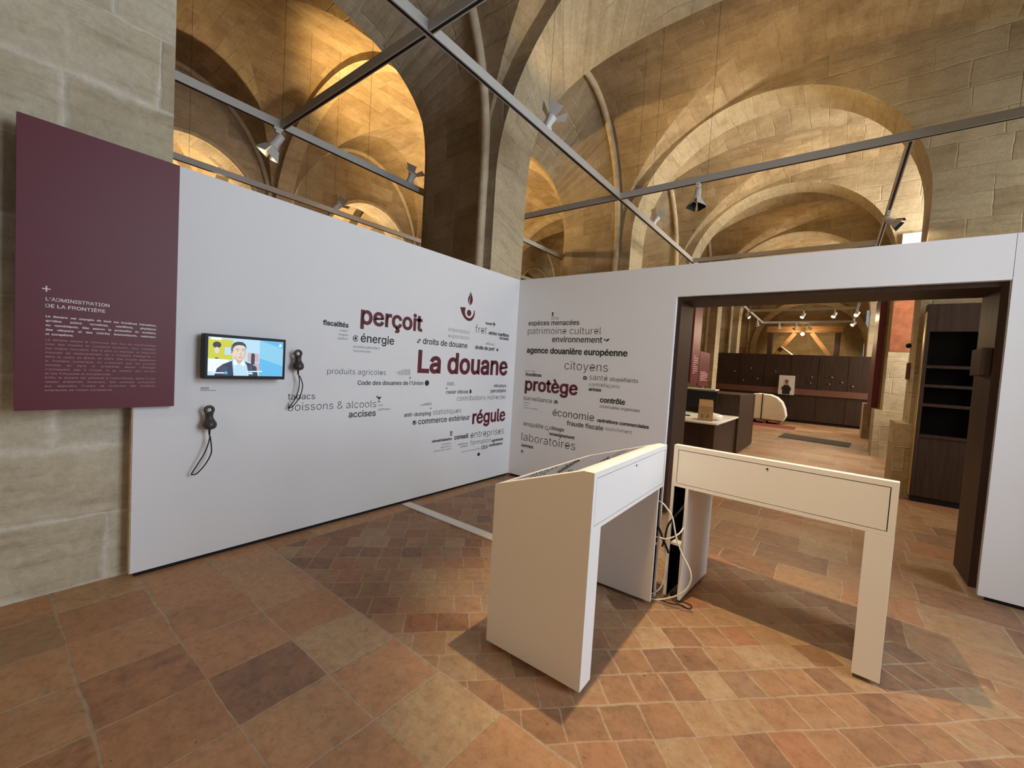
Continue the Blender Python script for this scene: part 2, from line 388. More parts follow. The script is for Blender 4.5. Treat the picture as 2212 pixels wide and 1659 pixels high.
m = MB().box((-12, -10, -0.25), (8.2, 21, 0.0)); struct(m.build('floor', M['floor']))

mb = MB()
for y0, y1 in BAYS: groin(mb, XL, XR, y0, y1, ZS, VB)
o = struct(mb.build('ceiling', M['vault'])); smooth_by_cell(o)
LX0, LX1, LZ, LB = -6.80, -1.50, 4.30, 2.45               # the side aisle
LBAY = [(-7.6, -4.25), (-3.95, -0.32), (-0.02, 3.68), (3.98, 7.63), (7.93, 11.6), (11.9, 15.5)]
mb = MB()
for y0, y1 in LBAY: groin(mb, LX0, LX1, y0, y1, LZ, LB, 24)
for y0, y1 in LBAY: groin(mb, -11.0, -7.5, y0, y1, 4.5, 2.3, 16)
o = struct(mb.build('ceiling', M['vault'])); smooth_by_cell(o)
struct(MB().box((-12, -10, 7.4), (8.2, 21, 7.6)).build('ceiling', M['stone']))  # slab added above the vaults to stop sky light leaking in

# arcade between nave and side aisle: jambs, soffits, faces
mb = MB()
FAR = [None, (-3.0, 2.60, 4.00, 1.55), (2.10, 1.42, 4.10, 1.36), (5.80, 1.42, 4.1, 1.36), (9.75, 1.42, 4.1, 1.36), (13.7, 1.42, 4.1, 1.36), (17.9, 1.7, 4.1, 1.36)]
for k, (y0, y1) in enumerate(BAYS):
    if k == 0: continue
    yc, a = (y0 + y1) / 2, (y1 - y0) / 2
    near = arch_pts(yc, a, ZS, VB, 32); far = arch_pts(FAR[k][0], FAR[k][1], FAR[k][2], FAR[k][3], 32, 3.0 if k == 1 else 2.2)
    loft(mb, near, far, lambda q: (XL, q[0], q[1]), lambda q: (XFAR, q[0], q[1]), 0.0, 1.25, flip=True)
    # wall above the far arch, seen from the aisle
    for p, q in zip(far, far[1:]):
        mb.face([(XFAR, p[0], p[1]), (XFAR, q[0], q[1]), (XFAR, q[0], 7.0), (XFAR, p[0], 7.0)], [(p[0], p[1]), (q[0], q[1]), (q[0], 7.0), (p[0], 7.0)])
ys = [(-9.0, -3.63)] + [(YF[i], YB[i]) for i in range(5)]
mb2 = MB().box((XFAR, -9.0, 0), (-0.10, -3.63, 7.2))
struct(mb2.build('wall_left', M['greystone']))
for (y0, y1), k in zip(ys[1:], range(5)):
    ff = FAR[k + 1]; fn = FAR[k + 2] if k + 2 < len(FAR) else ff
    ya, yb = ff[0] + ff[1], fn[0] - fn[1]
    mb.face([(XFAR, yb, 0), (XFAR, ya, 0), (XFAR, ya, 7), (XFAR, yb, 7)])
struct(mb.build('wall_left', M['stone']))
# slender rib along every arcade arch, running down the pier corners
mb = MB()
for y0, y1 in BAYS[1:]:
    yc, a = (y0 + y1) / 2, (y1 - y0) / 2 - 0.02
    pts = [(XL + 0.02, q[0], q[1]) for q in arch_pts(yc, a, ZS, VB - 0.02, 36)]
    if y0 < -1: pts = pts[16:]
    mb.tube(pts, 0.058, 8)
struct(mb.build('trim_1', M['rib']))

# cross walls with their arches
def cross_wall(name, yf, yb, front, back, ztop):
    mb = MB(); n = len(front)
    F = lambda q: (q[0], yf, q[1]); Bk = lambda q: (q[0], yb, q[1])
    loft(mb, front, back, F, Bk, 0.0, yb - yf, 1)
    for pts, y, fl in ((front, yf, False), (back, yb, True)):
        cols = [(XL, None)] + pts + [(XR, None)]
        def quad(x0, z0, x1, z1):
            q = [(x0, y, z0), (x1, y, z1), (x1, y, ztop(x1)), (x0, y, ztop(x0))]; uv = [(p[0], p[2]) for p in q]
            if fl: q.reverse(); uv.reverse()
            mb.face(q, uv, 0)
        for i in range(10): quad(XL + (pts[0][0] - XL) * (i / 10) ** 2, 0, XL + (pts[0][0] - XL) * ((i + 1) / 10) ** 2, 0)
        for p, q in zip(pts, pts[1:]):
            if q[0] - p[0] > 1e-6: quad(p[0], p[1], q[0], q[1])
        xr = pts[-1][0]; m_ = 16; fx = lambda i: xr + (XR - xr) * (1 - (1 - i / m_) ** 2)
        for i in range(m_): quad(fx(i), 0, fx(i + 1), 0)
    return struct(mb.build(name, [M['stone'], M['arch']]))
vtop = lambda x: ZS + VB * math.sqrt(max(0, 1 - ((x - XC) / XA) ** 2)) + 0.02
f1 = arch_pts(2.62, 2.72, 3.75, 2.45, 36, 2.0); b1 = arch_pts(2.60, 2.72, 3.55, 1.70, 36, 3.5)
cross_wall('wall_arch_1', YF[0], YB[0], f1, b1, vtop)
for k in range(1, 5):
    c = 2.12; r = 2.11
    fr = arch_pts(c, r, 4.07, r, 36); cross_wall('wall_arch_%d' % (k + 1), YF[k], YB[k], fr, fr, vtop)
# plinths of the cross-wall piers
mb = MB()
for k in range(1, 5):
    x = 2.12 + 2.11
    mb.prism([(x - 0.13, YF[k] - 0.10), (6.0, YF[k] - 0.10), (6.0, YB[k] + 0.1), (x - 0.13, YB[k] + 0.1)], 2, 0, 1.0)
    mb.prism([(-0.3, YF[k] - 0.10), (0.13, YF[k] - 0.10), (0.13, YB[k] + 0.1), (-0.3, YB[k] + 0.1)], 2, 0, 1.0)
struct(mb.build('trim_2', M['stone']))

# side aisle: thin cross arches, far arcade and the space behind it
mb = MB(); lc, la = (LX0 + LX1) / 2, (LX1 - LX0) / 2
gaps = [(LBAY[i][1], LBAY[i + 1][0]) for i in range(len(LBAY) - 1)]
for y0, y1 in gaps:
    h = arch_pts(lc, la - 0.13, LZ, LB - 0.13, 32)
    loft(mb, h, h, lambda q: (q[0], y0 - 0.02, q[1]), lambda q: (q[0], y1 + 0.02, q[1]), 0, y1 - y0)
    oth = arch_pts(lc, la + 0.05, LZ, LB + 0.05, 32)
    for y in (y0 - 0.02, y1 + 0.02): loft(mb, h, oth, lambda q: (q[0], y, q[1]), lambda q: (q[0], y, q[1]), 0, 0.18)
struct(mb.build('trim_3', M['arch']))
mb = MB()
for i, (y0, y1) in enumerate(LBAY):
    yc = (y0 + y1) / 2 + 0.30; hole = arch_pts(yc, 1.30, 4.25, 1.32, 28)
    loft(mb, hole, hole, lambda q: (LX0, q[0], q[1]), lambda q: (-7.5, q[0], q[1]), 0, 0.7, flip=True)
    a0 = LBAY[i - 1][1] if i else y0 - 0.3
    e1 = (LBAY[i + 1][0] if i + 1 < len(LBAY) else y1 + 0.3)
    for X, fl in ((LX0, True), (-7.5, False)):
        def quad(p, q):
            f = [(X, p[0], p[1]), (X, q[0], q[1]), (X, q[0], 7.2), (X, p[0], 7.2)]; uv = [(w[1], w[2]) for w in f]
            if fl: f.reverse(); uv.reverse()
            mb.face(f, uv)
        quad((a0 if i == 0 else y0 - 0.15, 0), (hole[0][0], 0))
        for p, q in zip(hole, hole[1:]):
            if q[0] - p[0] > 1e-6: quad(p, q)
        quad((hole[-1][0], 0), (y1 + 0.15, 0))
mb.box((-11.3, -10, 0), (-11.0, 21, 7.4))
struct(mb.build('wall_left_aisle', M['stone']))
mb = MB()
for y0, y1 in LBAY:
    yc = (y0 + y1) / 2 + 0.30
    mb.tube([(LX0 + 0.02, q[0], q[1]) for q in arch_pts(yc, 1.29, 4.25, 1.31, 24)], 0.05, 6)
    a = (y1 - y0) / 2 - .02
    mb.tube([(LX0 + 0.03, q[0], q[1]) for q in arch_pts((y0 + y1) / 2, a, LZ, LB - .02, 24)], 0.06, 6)
    mb.tube([(-11.0 + 0.03, q[0], q[1]) for q in arch_pts((y0 + y1) / 2, a, 4.5, 2.28, 24)], 0.10, 6)
struct(mb.build('trim_4', M['rib']))

# right-hand wall with window openings, end walls
def wall_x(name, x, t, y0, y1, holes, mat):
    mb = MB(); ys_ = sorted({y0, y1, *[h[0] for h in holes], *[h[1] for h in holes]})
    for a, b in zip(ys_, ys_[1:]):
        h = [q for q in holes if q[0] <= a and q[1] >= b]
        if h: mb.box((x, a, 0), (x + t, b, h[0][2])); mb.box((x, a, h[0][3]), (x + t, b, 7.4))
        else: mb.box((x, a, 0), (x + t, b, 7.4))
    return struct(mb.build(name, mat, merge=False))
holes = [(0.85, 2.85, 1.2, 5.0), (-6.3, -4.1, 0.9, 4.2), (-2.75, -0.65, 1.0, 5.0), (5.0, 6.6, 2.6, 4.7), (12.9, 14.5, 1.0, 4.3)]
wall_x('wall_right', XR, 0.5, -10, 21, holes, M['stone'])
mb = MB().box((-12, 20.0, 0), (4.30, 20.4, 7.4)).box((4.64, 20, 0), (8, 20.4, 7.4)).box((4.30, 20, 0), (4.64, 20.4, 2.0)).box((4.30, 20, 4.95), (4.64, 20.4, 7.4))
struct(mb.build('wall_far', M['stone'], merge=False))
mb = MB().box((-12, -9.3, 0), (0.5, -9.0, 7.4)).box((3.5, -9.3, 0), (8, -9.0, 7.4)).box((0.5, -9.3, 0), (3.5, -9.0, 1.4)).box((0.5, -9.3, 4.6), (3.5, -9.0, 7.4))
struct(mb.build('wall_back', M['stone'], merge=False))
mb = MB()
for a, b, c, d in sorted(holes):
    for yy in (a, (a + b) / 2, b): mb.box((XR + 0.30, yy - 0.03, c), (XR + 0.36, yy + 0.03, d))
    for zz in (c + 0.03, (c + d) / 2, d - 0.03): mb.box((XR + 0.305, a, zz - 0.03), (XR + 0.355, b, zz + 0.03))
struct(mb.build('window_1', M['lampwhite'], merge=False))
# orange-coloured band and white cornice on the third cross wall, right of its arch
mb = MB().box((4.24, YF[2] - 0.012, 2.25), (6.68, YF[2] + 0.004, 4.42)); struct(mb.build('wall_orange', M['orangeband']))
mb = MB().box((4.27, YF[2] - 0.07, 4.42), (6.68, YF[2] + 0.004, 4.68)); struct(mb.build('trim_5', M['white']))
# blind arch on the end wall
mb = MB()
ri, ro = arch_pts(2.23, 2.10, 3.14, 2.10, 30), arch_pts(2.23, 2.36, 3.14, 2.36, 30)
loft(mb, ri, ro, lambda q: (q[0], 19.84, q[1]), lambda q: (q[0], 19.84, q[1]), 0, .26)
loft(mb, ri, ri, lambda q: (q[0], 19.84, q[1]), lambda q: (q[0], 20.0, q[1]), 0, .16); loft(mb, ro, ro, lambda q: (q[0], 20.0, q[1]), lambda q: (q[0], 19.84, q[1]), 0, .16)
struct(mb.build('trim_6', M['rib']))
# ------------------------------------------------------------------ display walls
LEFT = [
    ('fiscalités',-2.647,-2.418,1.712,'b','k'),
    ('perçoit',-2.304,-1.598,1.765,'b','red'),
    ('énergie',-2.294,-1.937,1.600,'m','k'),
    ('droits de douane',-1.584,-0.926,1.638,'m','k'),
    ('importation',-1.237,-0.906,1.802,'l','g'),
    ('exportation',-1.232,-0.905,1.735,'l','g'),
    ('fret',-0.807,-0.605,1.830,'l','k'),
    ('aérien maritime',-0.567,-0.166,1.834,'b','k'),
    ('terrestre',-0.356,-0.166,1.791,'b','k'),
    ('transit',-0.635,-0.515,1.948,'b','k'),
    ('droits de port',-0.793,-0.440,1.641,'b','k'),
    ('débours',-0.610,-0.446,1.704,'r','g'),
    ('La douane',-1.635,-0.154,1.347,'b','red'),
    ('produits agricoles',-2.592,-2.013,1.306,'l','k'),
    ("Code des douanes de l'Union",-2.305,-1.550,1.213,'m','k'),
    ('casier viticole',-1.220,-0.868,1.116,'m','k'),
    ('viticulture',-0.416,-0.161,1.185,'m','k'),
    ('parcellaire',-0.464,-0.161,1.119,'m','k'),
    ('contributions indirectes',-1.046,-0.158,1.031,'l','k'),
    ('tabacs',-2.904,-2.688,1.096,'r','k'),
    ('boissons & alcools',-2.901,-2.103,1.005,'l','k'),
    ('accises',-2.378,-2.103,0.923,'m','k'),
    ('vins',-2.079,-2.028,1.012,'r','g'),
    ('spiritueux',-2.081,-1.942,0.971,'r','g'),
    ('anti-dumping',-1.773,-1.425,0.892,'m','k'),
    ('statistiques',-1.394,-0.971,0.891,'l','k'),
    ('commerce extérieur',-1.590,-0.818,0.803,'m','k'),
    ('régule',-0.772,-0.142,0.750,'b','red'),
    ('dématérialisation',-1.389,-1.090,0.590,'b','k'),
    ('conseil',-1.055,-0.822,0.588,'b','k'),
    ('entreprises',-0.786,-0.153,0.573,'l','k'),
    ('formation',-0.785,-0.410,0.489,'l','k'),
    ('agréments',-0.385,-0.159,0.490,'b','k'),
    ('certifications',-0.438,-0.170,0.434,'b','k'),
    ('simplification',-0.992,-0.825,0.515,'r','k'),
    ('facilitation',-0.953,-0.823,0.483,'r','k'),
    ('OEA',-0.584,-0.458,0.416,'m','k'),
    ('valeur',-2.496,-2.422,1.674,'r','g'),
    ('origine',-2.505,-2.420,1.638,'r','g'),
    ('espèce',-2.511,-2.421,1.605,'r','g'),
    ('produits pétroliers',-2.362,-2.094,1.543,'r','g'),
    ('biocarburants',-2.360,-2.185,1.507,'r','g'),
    ('prestations',-1.243,-1.099,0.545,'r','g'),
    ('exportateurs',-1.254,-1.096,0.513,'r','g'),
    ('guichet unique national',-1.354,-1.094,0.482,'r','g'),
    ('opérateur économique agréé',-0.934,-0.655,0.424,'r','g'),
]
RIGHT = [
    ('CITES',0.527,0.635,2.072,'r','k'),
    ('espèces menacées',0.182,0.924,2.003,'m','k'),
    ('patrimoine culturel',0.180,1.216,1.891,'l','k'),
    ('environnement',0.559,1.236,1.794,'m','k'),
    ('agence douanière européenne',0.182,1.550,1.650,'b','k'),
    ('citoyens',0.763,1.331,1.463,'l','k'),
    ('garde-côtes',0.184,0.339,1.406,'r','g'),
    ('frontières',0.185,0.434,1.349,'b','k'),
    ('santé',1.106,1.333,1.360,'l','k'),
    ('stupéfiants',1.365,1.692,1.364,'r','k'),
    ('contrefaçons',1.105,1.487,1.288,'l','k'),
    ('armes',1.109,1.266,1.233,'b','k'),
    ('protège',0.187,0.965,1.167,'b','red'),
    ('surveillance',0.177,0.617,1.033,'r','k'),
    ('contrôle',1.261,1.563,1.113,'b','k'),
    ('criminalité organisée',1.263,1.735,1.050,'r','k'),
    ('économie',0.637,1.202,0.882,'r','k'),
    ('opérations commerciales',1.244,1.847,0.885,'b','k'),
    ('fraude fiscale',0.847,1.326,0.791,'m','k'),
    ('blanchiment',1.356,1.664,0.802,'l','k'),
    ('enquête',0.205,0.510,0.697,'r','k'),
    ('ciblage',0.605,0.814,0.704,'m','k'),
    ('renseignement',0.608,0.965,0.634,'b','k'),
    ('laboratoires',0.184,0.983,0.502,'l','k'),
    ('normes',0.190,0.375,0.421,'b','k'),
    ('maritime',0.183,0.282,0.991,'r','g'),
    ('fluviale',0.185,0.260,0.956,'r','g'),
    ('contre-terrorisme',0.188,0.408,0.924,'r','g'),
]
WT = {'b': 0.026, 'm': 0.010, 'r': -0.004, 'l': -0.012}
FONT = None
try:
    FONT = bpy.data.fonts.load(bpy.utils.resource_path('LOCAL') + '/datafiles/fonts/Inter.woff2')
except Exception: FONT = None
CACHE = {}
def text_mesh(body, weight, squeeze=1.0):
    """flat glyphs one unit high; the outline is then pushed out (bold) or in (light)."""
    if (body, weight) in CACHE: return CACHE[body, weight]
    cu = bpy.data.curves.new('t', 'FONT'); cu.body = body; cu.size = 1.0; cu.resolution_u = 3
    if FONT: cu.font = FONT
    o = bpy.data.objects.new('t', cu); COL.objects.link(o)
    dg = bpy.context.evaluated_depsgraph_get(); me = bpy.data.meshes.new_from_object(o.evaluated_get(dg))
    bpy.data.objects.remove(o); bpy.data.curves.remove(cu)
    bm = bmesh.new(); bm.from_mesh(me); bpy.data.meshes.remove(me)
    bmesh.ops.remove_doubles(bm, verts=bm.verts, dist=1e-5)
    d = WT[weight]; mv = {}
    for e in bm.edges:
        if len(e.link_faces) != 1: continue
        a, b = e.verts; c = e.link_faces[0].calc_center_median(); t = (b.co - a.co)
        if t.length < 1e-7: continue
        n = Vector((t.y, -t.x, 0)).normalized()
        if n.dot(a.co - c) < 0: n = -n
        for v in (a, b): mv.setdefault(v, []).append(n)
    for v, ns in mv.items():
        m_ = sum(ns, Vector((0, 0, 0)))
        if m_.length < 1e-4: continue
        m_.normalize(); v.co += m_ * d * min(1.5, 1 / max(.4, m_.dot(ns[0])))
    bm.verts.index_update()
    vs = [v.co.copy() for v in bm.verts]; fs = [tuple(v.index for v in f.verts) for f in bm.faces]; bm.free()
    CACHE[body, weight] = (vs, fs)
    return vs, fs
def text_on(body, weight, a, b, base, put, xh=None, w=None):
    """lettering from a to b along the wall, standing on the line base; put(u, z) -> point."""
    vs, fs = text_mesh(body, weight)
    x0 = min(v.x for v in vs); x1 = max(v.x for v in vs); k = (b - a) / (x1 - x0)
    ky = xh if xh else k * 0.97
    return [put(a + (v.x - x0) * k, base + v.y * ky) for v in vs], fs, k
def raw(name, vs, fs, mat, parent):
    me = bpy.data.meshes.new(name); me.from_pydata([tuple(v) for v in vs], [], fs); me.materials.append(mat); me.update()
    o = bpy.data.objects.new(name, me); COL.objects.link(o); o.parent = parent; return o
KEY = {'k': M['ink'], 'g': M['grey'], 'red': M['red']}
LW = thing('display_wall', 'long white display wall on the left printed with the red words La douane', 'display wall', (0.0, -1.9, 0))
BW = thing('doorway_wall', 'white display wall with a wide dark-lined doorway and the red word protège', 'display wall', (2.2, 0.0, 0))
def child(mb, name, mat, root, bevel=0, merge=True):
    """build in world coordinates, then hang under root without moving."""
    o = mb.build(name, mat, None, merge, bevel); o.parent = root
    bpy.context.view_layer.update(); o.matrix_parent_inverse = root.matrix_world.inverted(); return o
child(MB().box((-0.05, -3.815, 0.03), (0.0, -0.001, 2.60)), 'panel', M['white'], LW)
child(MB().box((-0.05, -3.822, 0.03), (-0.001, -3.816, 2.60)), 'edge_band', M['edge'], LW)['label'] = 'raw board edge'
child(MB().box((-0.05, -3.79, 0.0), (-0.02, -0.02, 0.029)), 'plinth', M['black'], LW)['label'] = 'black recessed plinth'
child(MB().box((-0.05, 0.0, 0.03), (2.03, 0.045, 2.60)), 'panel', M['white'], BW)
child(MB().box((2.03, 0.0, 2.28), (4.297, 0.045, 2.60)), 'panel', M['white'], BW)
child(MB().box((4.30, 0.0, 0.03), (6.0, 0.045, 2.60)), 'panel', M['white'], BW)
child(MB().box((0.02, 0.02, 0.0), (2.0, 0.04, 0.029)).box((4.34, 0.02, 0), (5.9, 0.04, 0.029)), 'plinth', M['black'], BW)['label'] = 'black recessed plinth'
for a, b in (((2.031, 0.046, 0.02), (2.07, 0.52, 2.24)), ((4.258, 0.046, 0.06), (4.299, 0.52, 2.24)), ((2.031, 0.046, 2.241), (4.299, 0.52, 2.279))):
    child(MB().box(a, b), 'lining', M['wood'], BW)['label'] = 'dark wood doorway lining'
child(MB().box((4.205, 0.07, 1.61), (4.257, 0.36, 1.81)), 'handle_block', M['woodx'], BW, 0.004)['label'] = 'brown wooden block on the doorway side'
EPS = 0.0016
for rows, ax in ((LEFT, 0), (RIGHT, 1)):
    put = (lambda u, z: Vector((EPS, u, z))) if ax == 0 else (lambda u, z: Vector((u, -EPS, z)))
    root = LW if ax == 0 else BW
    for body, a, b, base, w, c in rows:
        vs, fs, k = text_on(body, w, a, b, base, put)
        o = raw('lettering', [v - root.location for v in vs], fs, KEY[c], root)
        o['label'] = '%s words %s' % ({'k': 'black', 'g': 'grey', 'red': 'dark red'}[c], body)
# ---- little pictograms and the horn emblem, flat vinyl shapes
def disc(c, r, n=24, r2=None, a0=0, a1=2 * PI):
    f = []
    if r2 is None: return [[(c[0] + r * math.cos(a0 + (a1 - a0) * i / n), c[1] + r * math.sin(a0 + (a1 - a0) * i / n)) for i in range(n)]]
    for i in range(n):
        t0, t1 = a0 + (a1 - a0) * i / n, a0 + (a1 - a0) * (i + 1) / n
        f.append([(c[0] + R_ * math.cos(t), c[1] + R_ * math.sin(t)) for R_, t in ((r, t0), (r, t1), (r2, t1), (r2, t0))])
    return f
def rect(x, y, w, h): return [[(x - w / 2, y - h / 2), (x + w / 2, y - h / 2), (x + w / 2, y + h / 2), (x - w / 2, y + h / 2)]]
def plus(x, y, s_, t): return rect(x, y, s_, t) + rect(x, y + (s_ + t) / 4, t, (s_ - t) / 2) + rect(x, y - (s_ + t) / 4, t, (s_ - t) / 2)
def sticker(name, polys, put, mat, root, label=None):
    vs, fs = [], []
    for p in polys:
        i = len(vs); vs += [put(*q) - root.location for q in p]; fs.append(tuple(range(i, i + len(p))))
    o = raw(name, vs, fs, mat, root)
    if label: o['label'] = label
    return o
pl = lambda u, z: Vector((EPS, u, z)); pr = lambda u, z: Vector((u, -EPS, z))
def curvepoly(pts, n=6): return [[(v.x, v.y) for v in spline([(p[0], p[1], 0) for p in pts], n)]]
# horn emblem: bell on the left, tube curling round a ball, flame above
OUT = [(-1.074, 2.089), (-1.06, 2.053), (-1.038, 2.015), (-1.006, 1.982), (-0.968, 1.959), (-0.92, 1.951), (-0.876, 1.966), (-0.847, 2.0), (-0.833, 2.043), (-0.837, 2.084)]
INN = [(-0.987, 2.097), (-0.993, 2.068), (-0.995, 2.037), (-0.983, 2.011), (-0.964, 1.993), (-0.922, 1.983), (-0.888, 1.997), (-0.864, 2.022), (-0.851, 2.053), (-0.85, 2.083)]
so = [(v.x, v.y) for v in spline([(p[0], p[1], 0) for p in OUT], 5)]; si = [(v.x, v.y) for v in spline([(p[0], p[1], 0) for p in INN], 5)]
horn = [[a, b, d, c] for a, b, c, d in zip(so, so[1:], si, si[1:])]
sticker('emblem_horn', horn, pl, M['red'], LW, 'dark red horn of the emblem')
sticker('emblem_ball', disc((-0.928, 2.042), 0.036, 28), pl, M['red'], LW, 'dark red ball of the emblem')
fl1 = curvepoly([(-0.918, 2.127), (-0.952, 2.165), (-0.958, 2.205), (-0.938, 2.245), (-0.922, 2.284), (-0.925, 2.235), (-0.938, 2.19), (-0.930, 2.150), (-0.918, 2.127)])
fl2 = curvepoly([(-0.918, 2.127), (-0.924, 2.165), (-0.930, 2.20), (-0.918, 2.245), (-0.924, 2.284), (-0.895, 2.245), (-0.880, 2.205), (-0.886, 2.165), (-0.918, 2.127)])
sticker('emblem_flame', fl1 + fl2, pl, M['red'], LW, 'dark red flame of the emblem')
ic = disc((-2.344, 1.625), 0.027, 24, 0.021, 0.5, 5.9) + disc((-2.344, 1.625), 0.010, 12) + plus(-2.344, 1.625, 0.028, 0.006)
sticker('pictogram', ic, pl, M['ink'], LW, 'energy ring pictogram')
sticker('pictogram', [[(-1.637 + 0.026 * a, 1.662 + 0.030 * b) for a, b in q] for q in ([(-1, -.6), (0.1, .7), (.1, .3), (-.5, -.6)], [(0.1, .7), (1, .6), (.5, .3), (.1, .3)], [(1, .6), (0, -.8), (0, -.4), (.5, .3)], [(0, -.8), (-1, -.6), (-.5, -.6), (0, -.4)])], pl, M['ink'], LW, 'tilted coin pictogram')
pc = (-0.472, 1.966)
sticker('pictogram', rect(pc[0], pc[1], 0.056, 0.009) + [[(pc[0] - .006, pc[1]), (pc[0] + .012, pc[1]), (pc[0] - .010, pc[1] + .030), (pc[0] - .018, pc[1] + .030)], [(pc[0] - .018, pc[1] - .030), (pc[0] - .010, pc[1] - .030), (pc[0] + .012, pc[1]), (pc[0] - .006, pc[1])], [(pc[0] - .030, pc[1] - .012), (pc[0] - .024, pc[1] - .012), (pc[0] - .018, pc[1]), (pc[0] - .024, pc[1] + .012), (pc[0] - .030, pc[1] + .012)]], pl, M['ink'], LW, 'aeroplane pictogram')
sticker('pictogram', rect(-0.384, 1.652, 0.034, 0.022) + disc((-0.384, 1.664), 0.013, 16, 0.008, 0, PI), pl, M['ink'], LW, 'padlock pictogram')
sticker('pictogram', disc((-1.501, 1.233), 0.029, 28), pl, M['ink'], LW, 'black dot')
sticker('pictogram', disc((-0.832, 1.150), 0.013, 12) + [[(-0.845, 1.112), (-0.822, 1.112), (-0.818, 1.145), (-0.842, 1.150)]] + rect(-0.815, 1.130, 0.018, 0.012), pl, M['ink'], LW, 'wine grower pictogram')
g = (-2.075, 1.085)
sticker('pictogram', [[(g[0] - .020, g[1] + .014), (g[0], g[1] - .012), (g[0] + .028, g[1] + .014)]] + rect(g[0], g[1] - .018, .006, .014) + rect(g[0], g[1] - .032, .030, .006) + disc((g[0] - .020, g[1] + .016), .011, 14, .006), pl, M['ink'], LW, 'cocktail glass pictogram')
sticker('pictogram', disc((-1.640, 0.824), 0.024, 24, 0.017) + curvepoly([(-1.655, .835), (-1.640, .842), (-1.632, .826), (-1.645, .812), (-1.655, .835)], 3) + curvepoly([(-1.632, .818), (-1.622, .826), (-1.626, .808), (-1.632, .818)], 3), pl, M['ink'], LW, 'globe pictogram')
sticker('pictogram', rect(-1.108, .6885, .034, .006) + rect(-1.108, .6455, .034, .010) + rect(-1.1225, .667, .005, .038) + rect(-1.0935, .667, .005, .038) + rect(-1.108, .672, .016, .016), pl, M['ink'], LW, 'telephone pictogram')
sticker('pictogram', rect(-0.622, .360, .048, .032) + rect(-0.622, .380, .020, .007), pl, M['ink'], LW, 'briefcase pictogram')
for y_, z_ in ((-1.724, 1.284), (-1.214, 1.176), (-1.430, .963), (-0.630, .433)): sticker('plus_sign', plus(y_, z_, .024, .005), pl, M['ink'], LW)
def tinyblock(x0, x1, z0, z1, rows, side):
    q = []
    for i in range(rows):
        z_ = z1 - (z1 - z0) * (i + .5) / rows; rnd = random.Random(i + int(x0 * 1000)); x = x0 + (rnd.random() * .2 + (i / rows) * .35 * 0) * (x1 - x0) * (1 if side else 0)
        if side: x = x0 + (x1 - x0) * max(0, .55 - i * .16 if i < rows - 2 else .05 * i)
        xe = x1 if side else x1 - (x1 - x0) * (0.35 * rnd.random())
        while x < xe:
            w_ = .012 + .022 * rnd.random(); q += rect(min(x + w_ / 2, xe), z_, min(w_, xe - x), .0045); x += w_ + .006
    return q
sticker('fine_print', tinyblock(-1.914, -1.722, 1.310, 1.370, 6, True), pl, M['grey'], LW, 'block of tiny grey print')
sticker('fine_print', tinyblock(-1.213, -1.087, 1.207, 1.245, 5, False), pl, M['grey'], LW, 'block of tiny grey print')
sticker('fine_print', tinyblock(-1.591, -1.427, 0.996, 1.025, 4, True), pl, M['grey'], LW, 'block of tiny grey print')
cap = rect(-3.451, 1.192, .048, .006)
for i in range(2): cap += rect(-3.451 + .02 * i, 1.182 - .008 * i, .05 + .04 * i, .0035)
sticker('caption', cap, pl, M['grey'], LW, 'tiny caption under the screen')
sticker('pictogram', disc((0.542, 2.150), .013, 14) + rect(.542, 2.132, .010, .024) + [[(.526, 2.114), (.558, 2.114), (.552, 2.124), (.532, 2.124)]], pr, M['ink'], BW, 'chess piece pictogram')
lf = (1.285, 1.826)
sticker('pictogram', curvepoly([(lf[0] - .004, lf[1] - .014), (lf[0] - .028, lf[1] + .002), (lf[0] - .030, lf[1] + .014), (lf[0] - .010, lf[1] + .004), (lf[0] - .004, lf[1] - .014)], 4) + curvepoly([(lf[0] - .004, lf[1] - .016), (lf[0] + .008, lf[1] + .006), (lf[0] + .036, lf[1] + .016), (lf[0] + .024, lf[1] - .010), (lf[0] - .004, lf[1] - .016)], 4), pr, M['ink'], BW, 'leaf pictogram')
cb = (1.050, 1.376)
sticker('pictogram', rect(cb[0], cb[1] + .014, .046, .008) + rect(cb[0], cb[1] - .014, .046, .010) + rect(cb[0] - .017, cb[1], .012, .020) + rect(cb[0] + .017, cb[1], .012, .020) + rect(cb[0], cb[1] + .021, .020, .006) + plus(cb[0], cb[1], .014, .004), pr, M['ink'], BW, 'first aid case pictogram')
bn = (0.672, 1.054)
sticker('pictogram', disc((bn[0] - .016, bn[1] - .008), .015, 16, .008) + disc((bn[0] + .016, bn[1] - .008), .015, 16, .008) + rect(bn[0] - .012, bn[1] + .014, .012, .018) + rect(bn[0] + .012, bn[1] + .014, .012, .018) + rect(bn[0], bn[1] + .006, .014, .010), pr, M['ink'], BW, 'binoculars pictogram')
mg = (0.558, 0.716)
sticker('pictogram', disc(mg, .023, 20, .018) + [[(mg[0] + .014, mg[1] - .018), (mg[0] + .034, mg[1] - .038), (mg[0] + .039, mg[1] - .033), (mg[0] + .019, mg[1] - .013)]], pr, M['ink'], BW, 'magnifying glass pictogram')
lk = (0.206, 0.366)
sticker('pictogram', rect(lk[0], lk[1] - .006, .032, .007) + rect(lk[0], lk[1] - .020, .032, .007) + rect(lk[0] - .013, lk[1] - .012, .007, .022) + rect(lk[0] + .013, lk[1] - .012, .007, .022) + disc((lk[0], lk[1] - .002), .014, 14, .009, 0, PI), pr, M['ink'], BW, 'padlock pictogram')

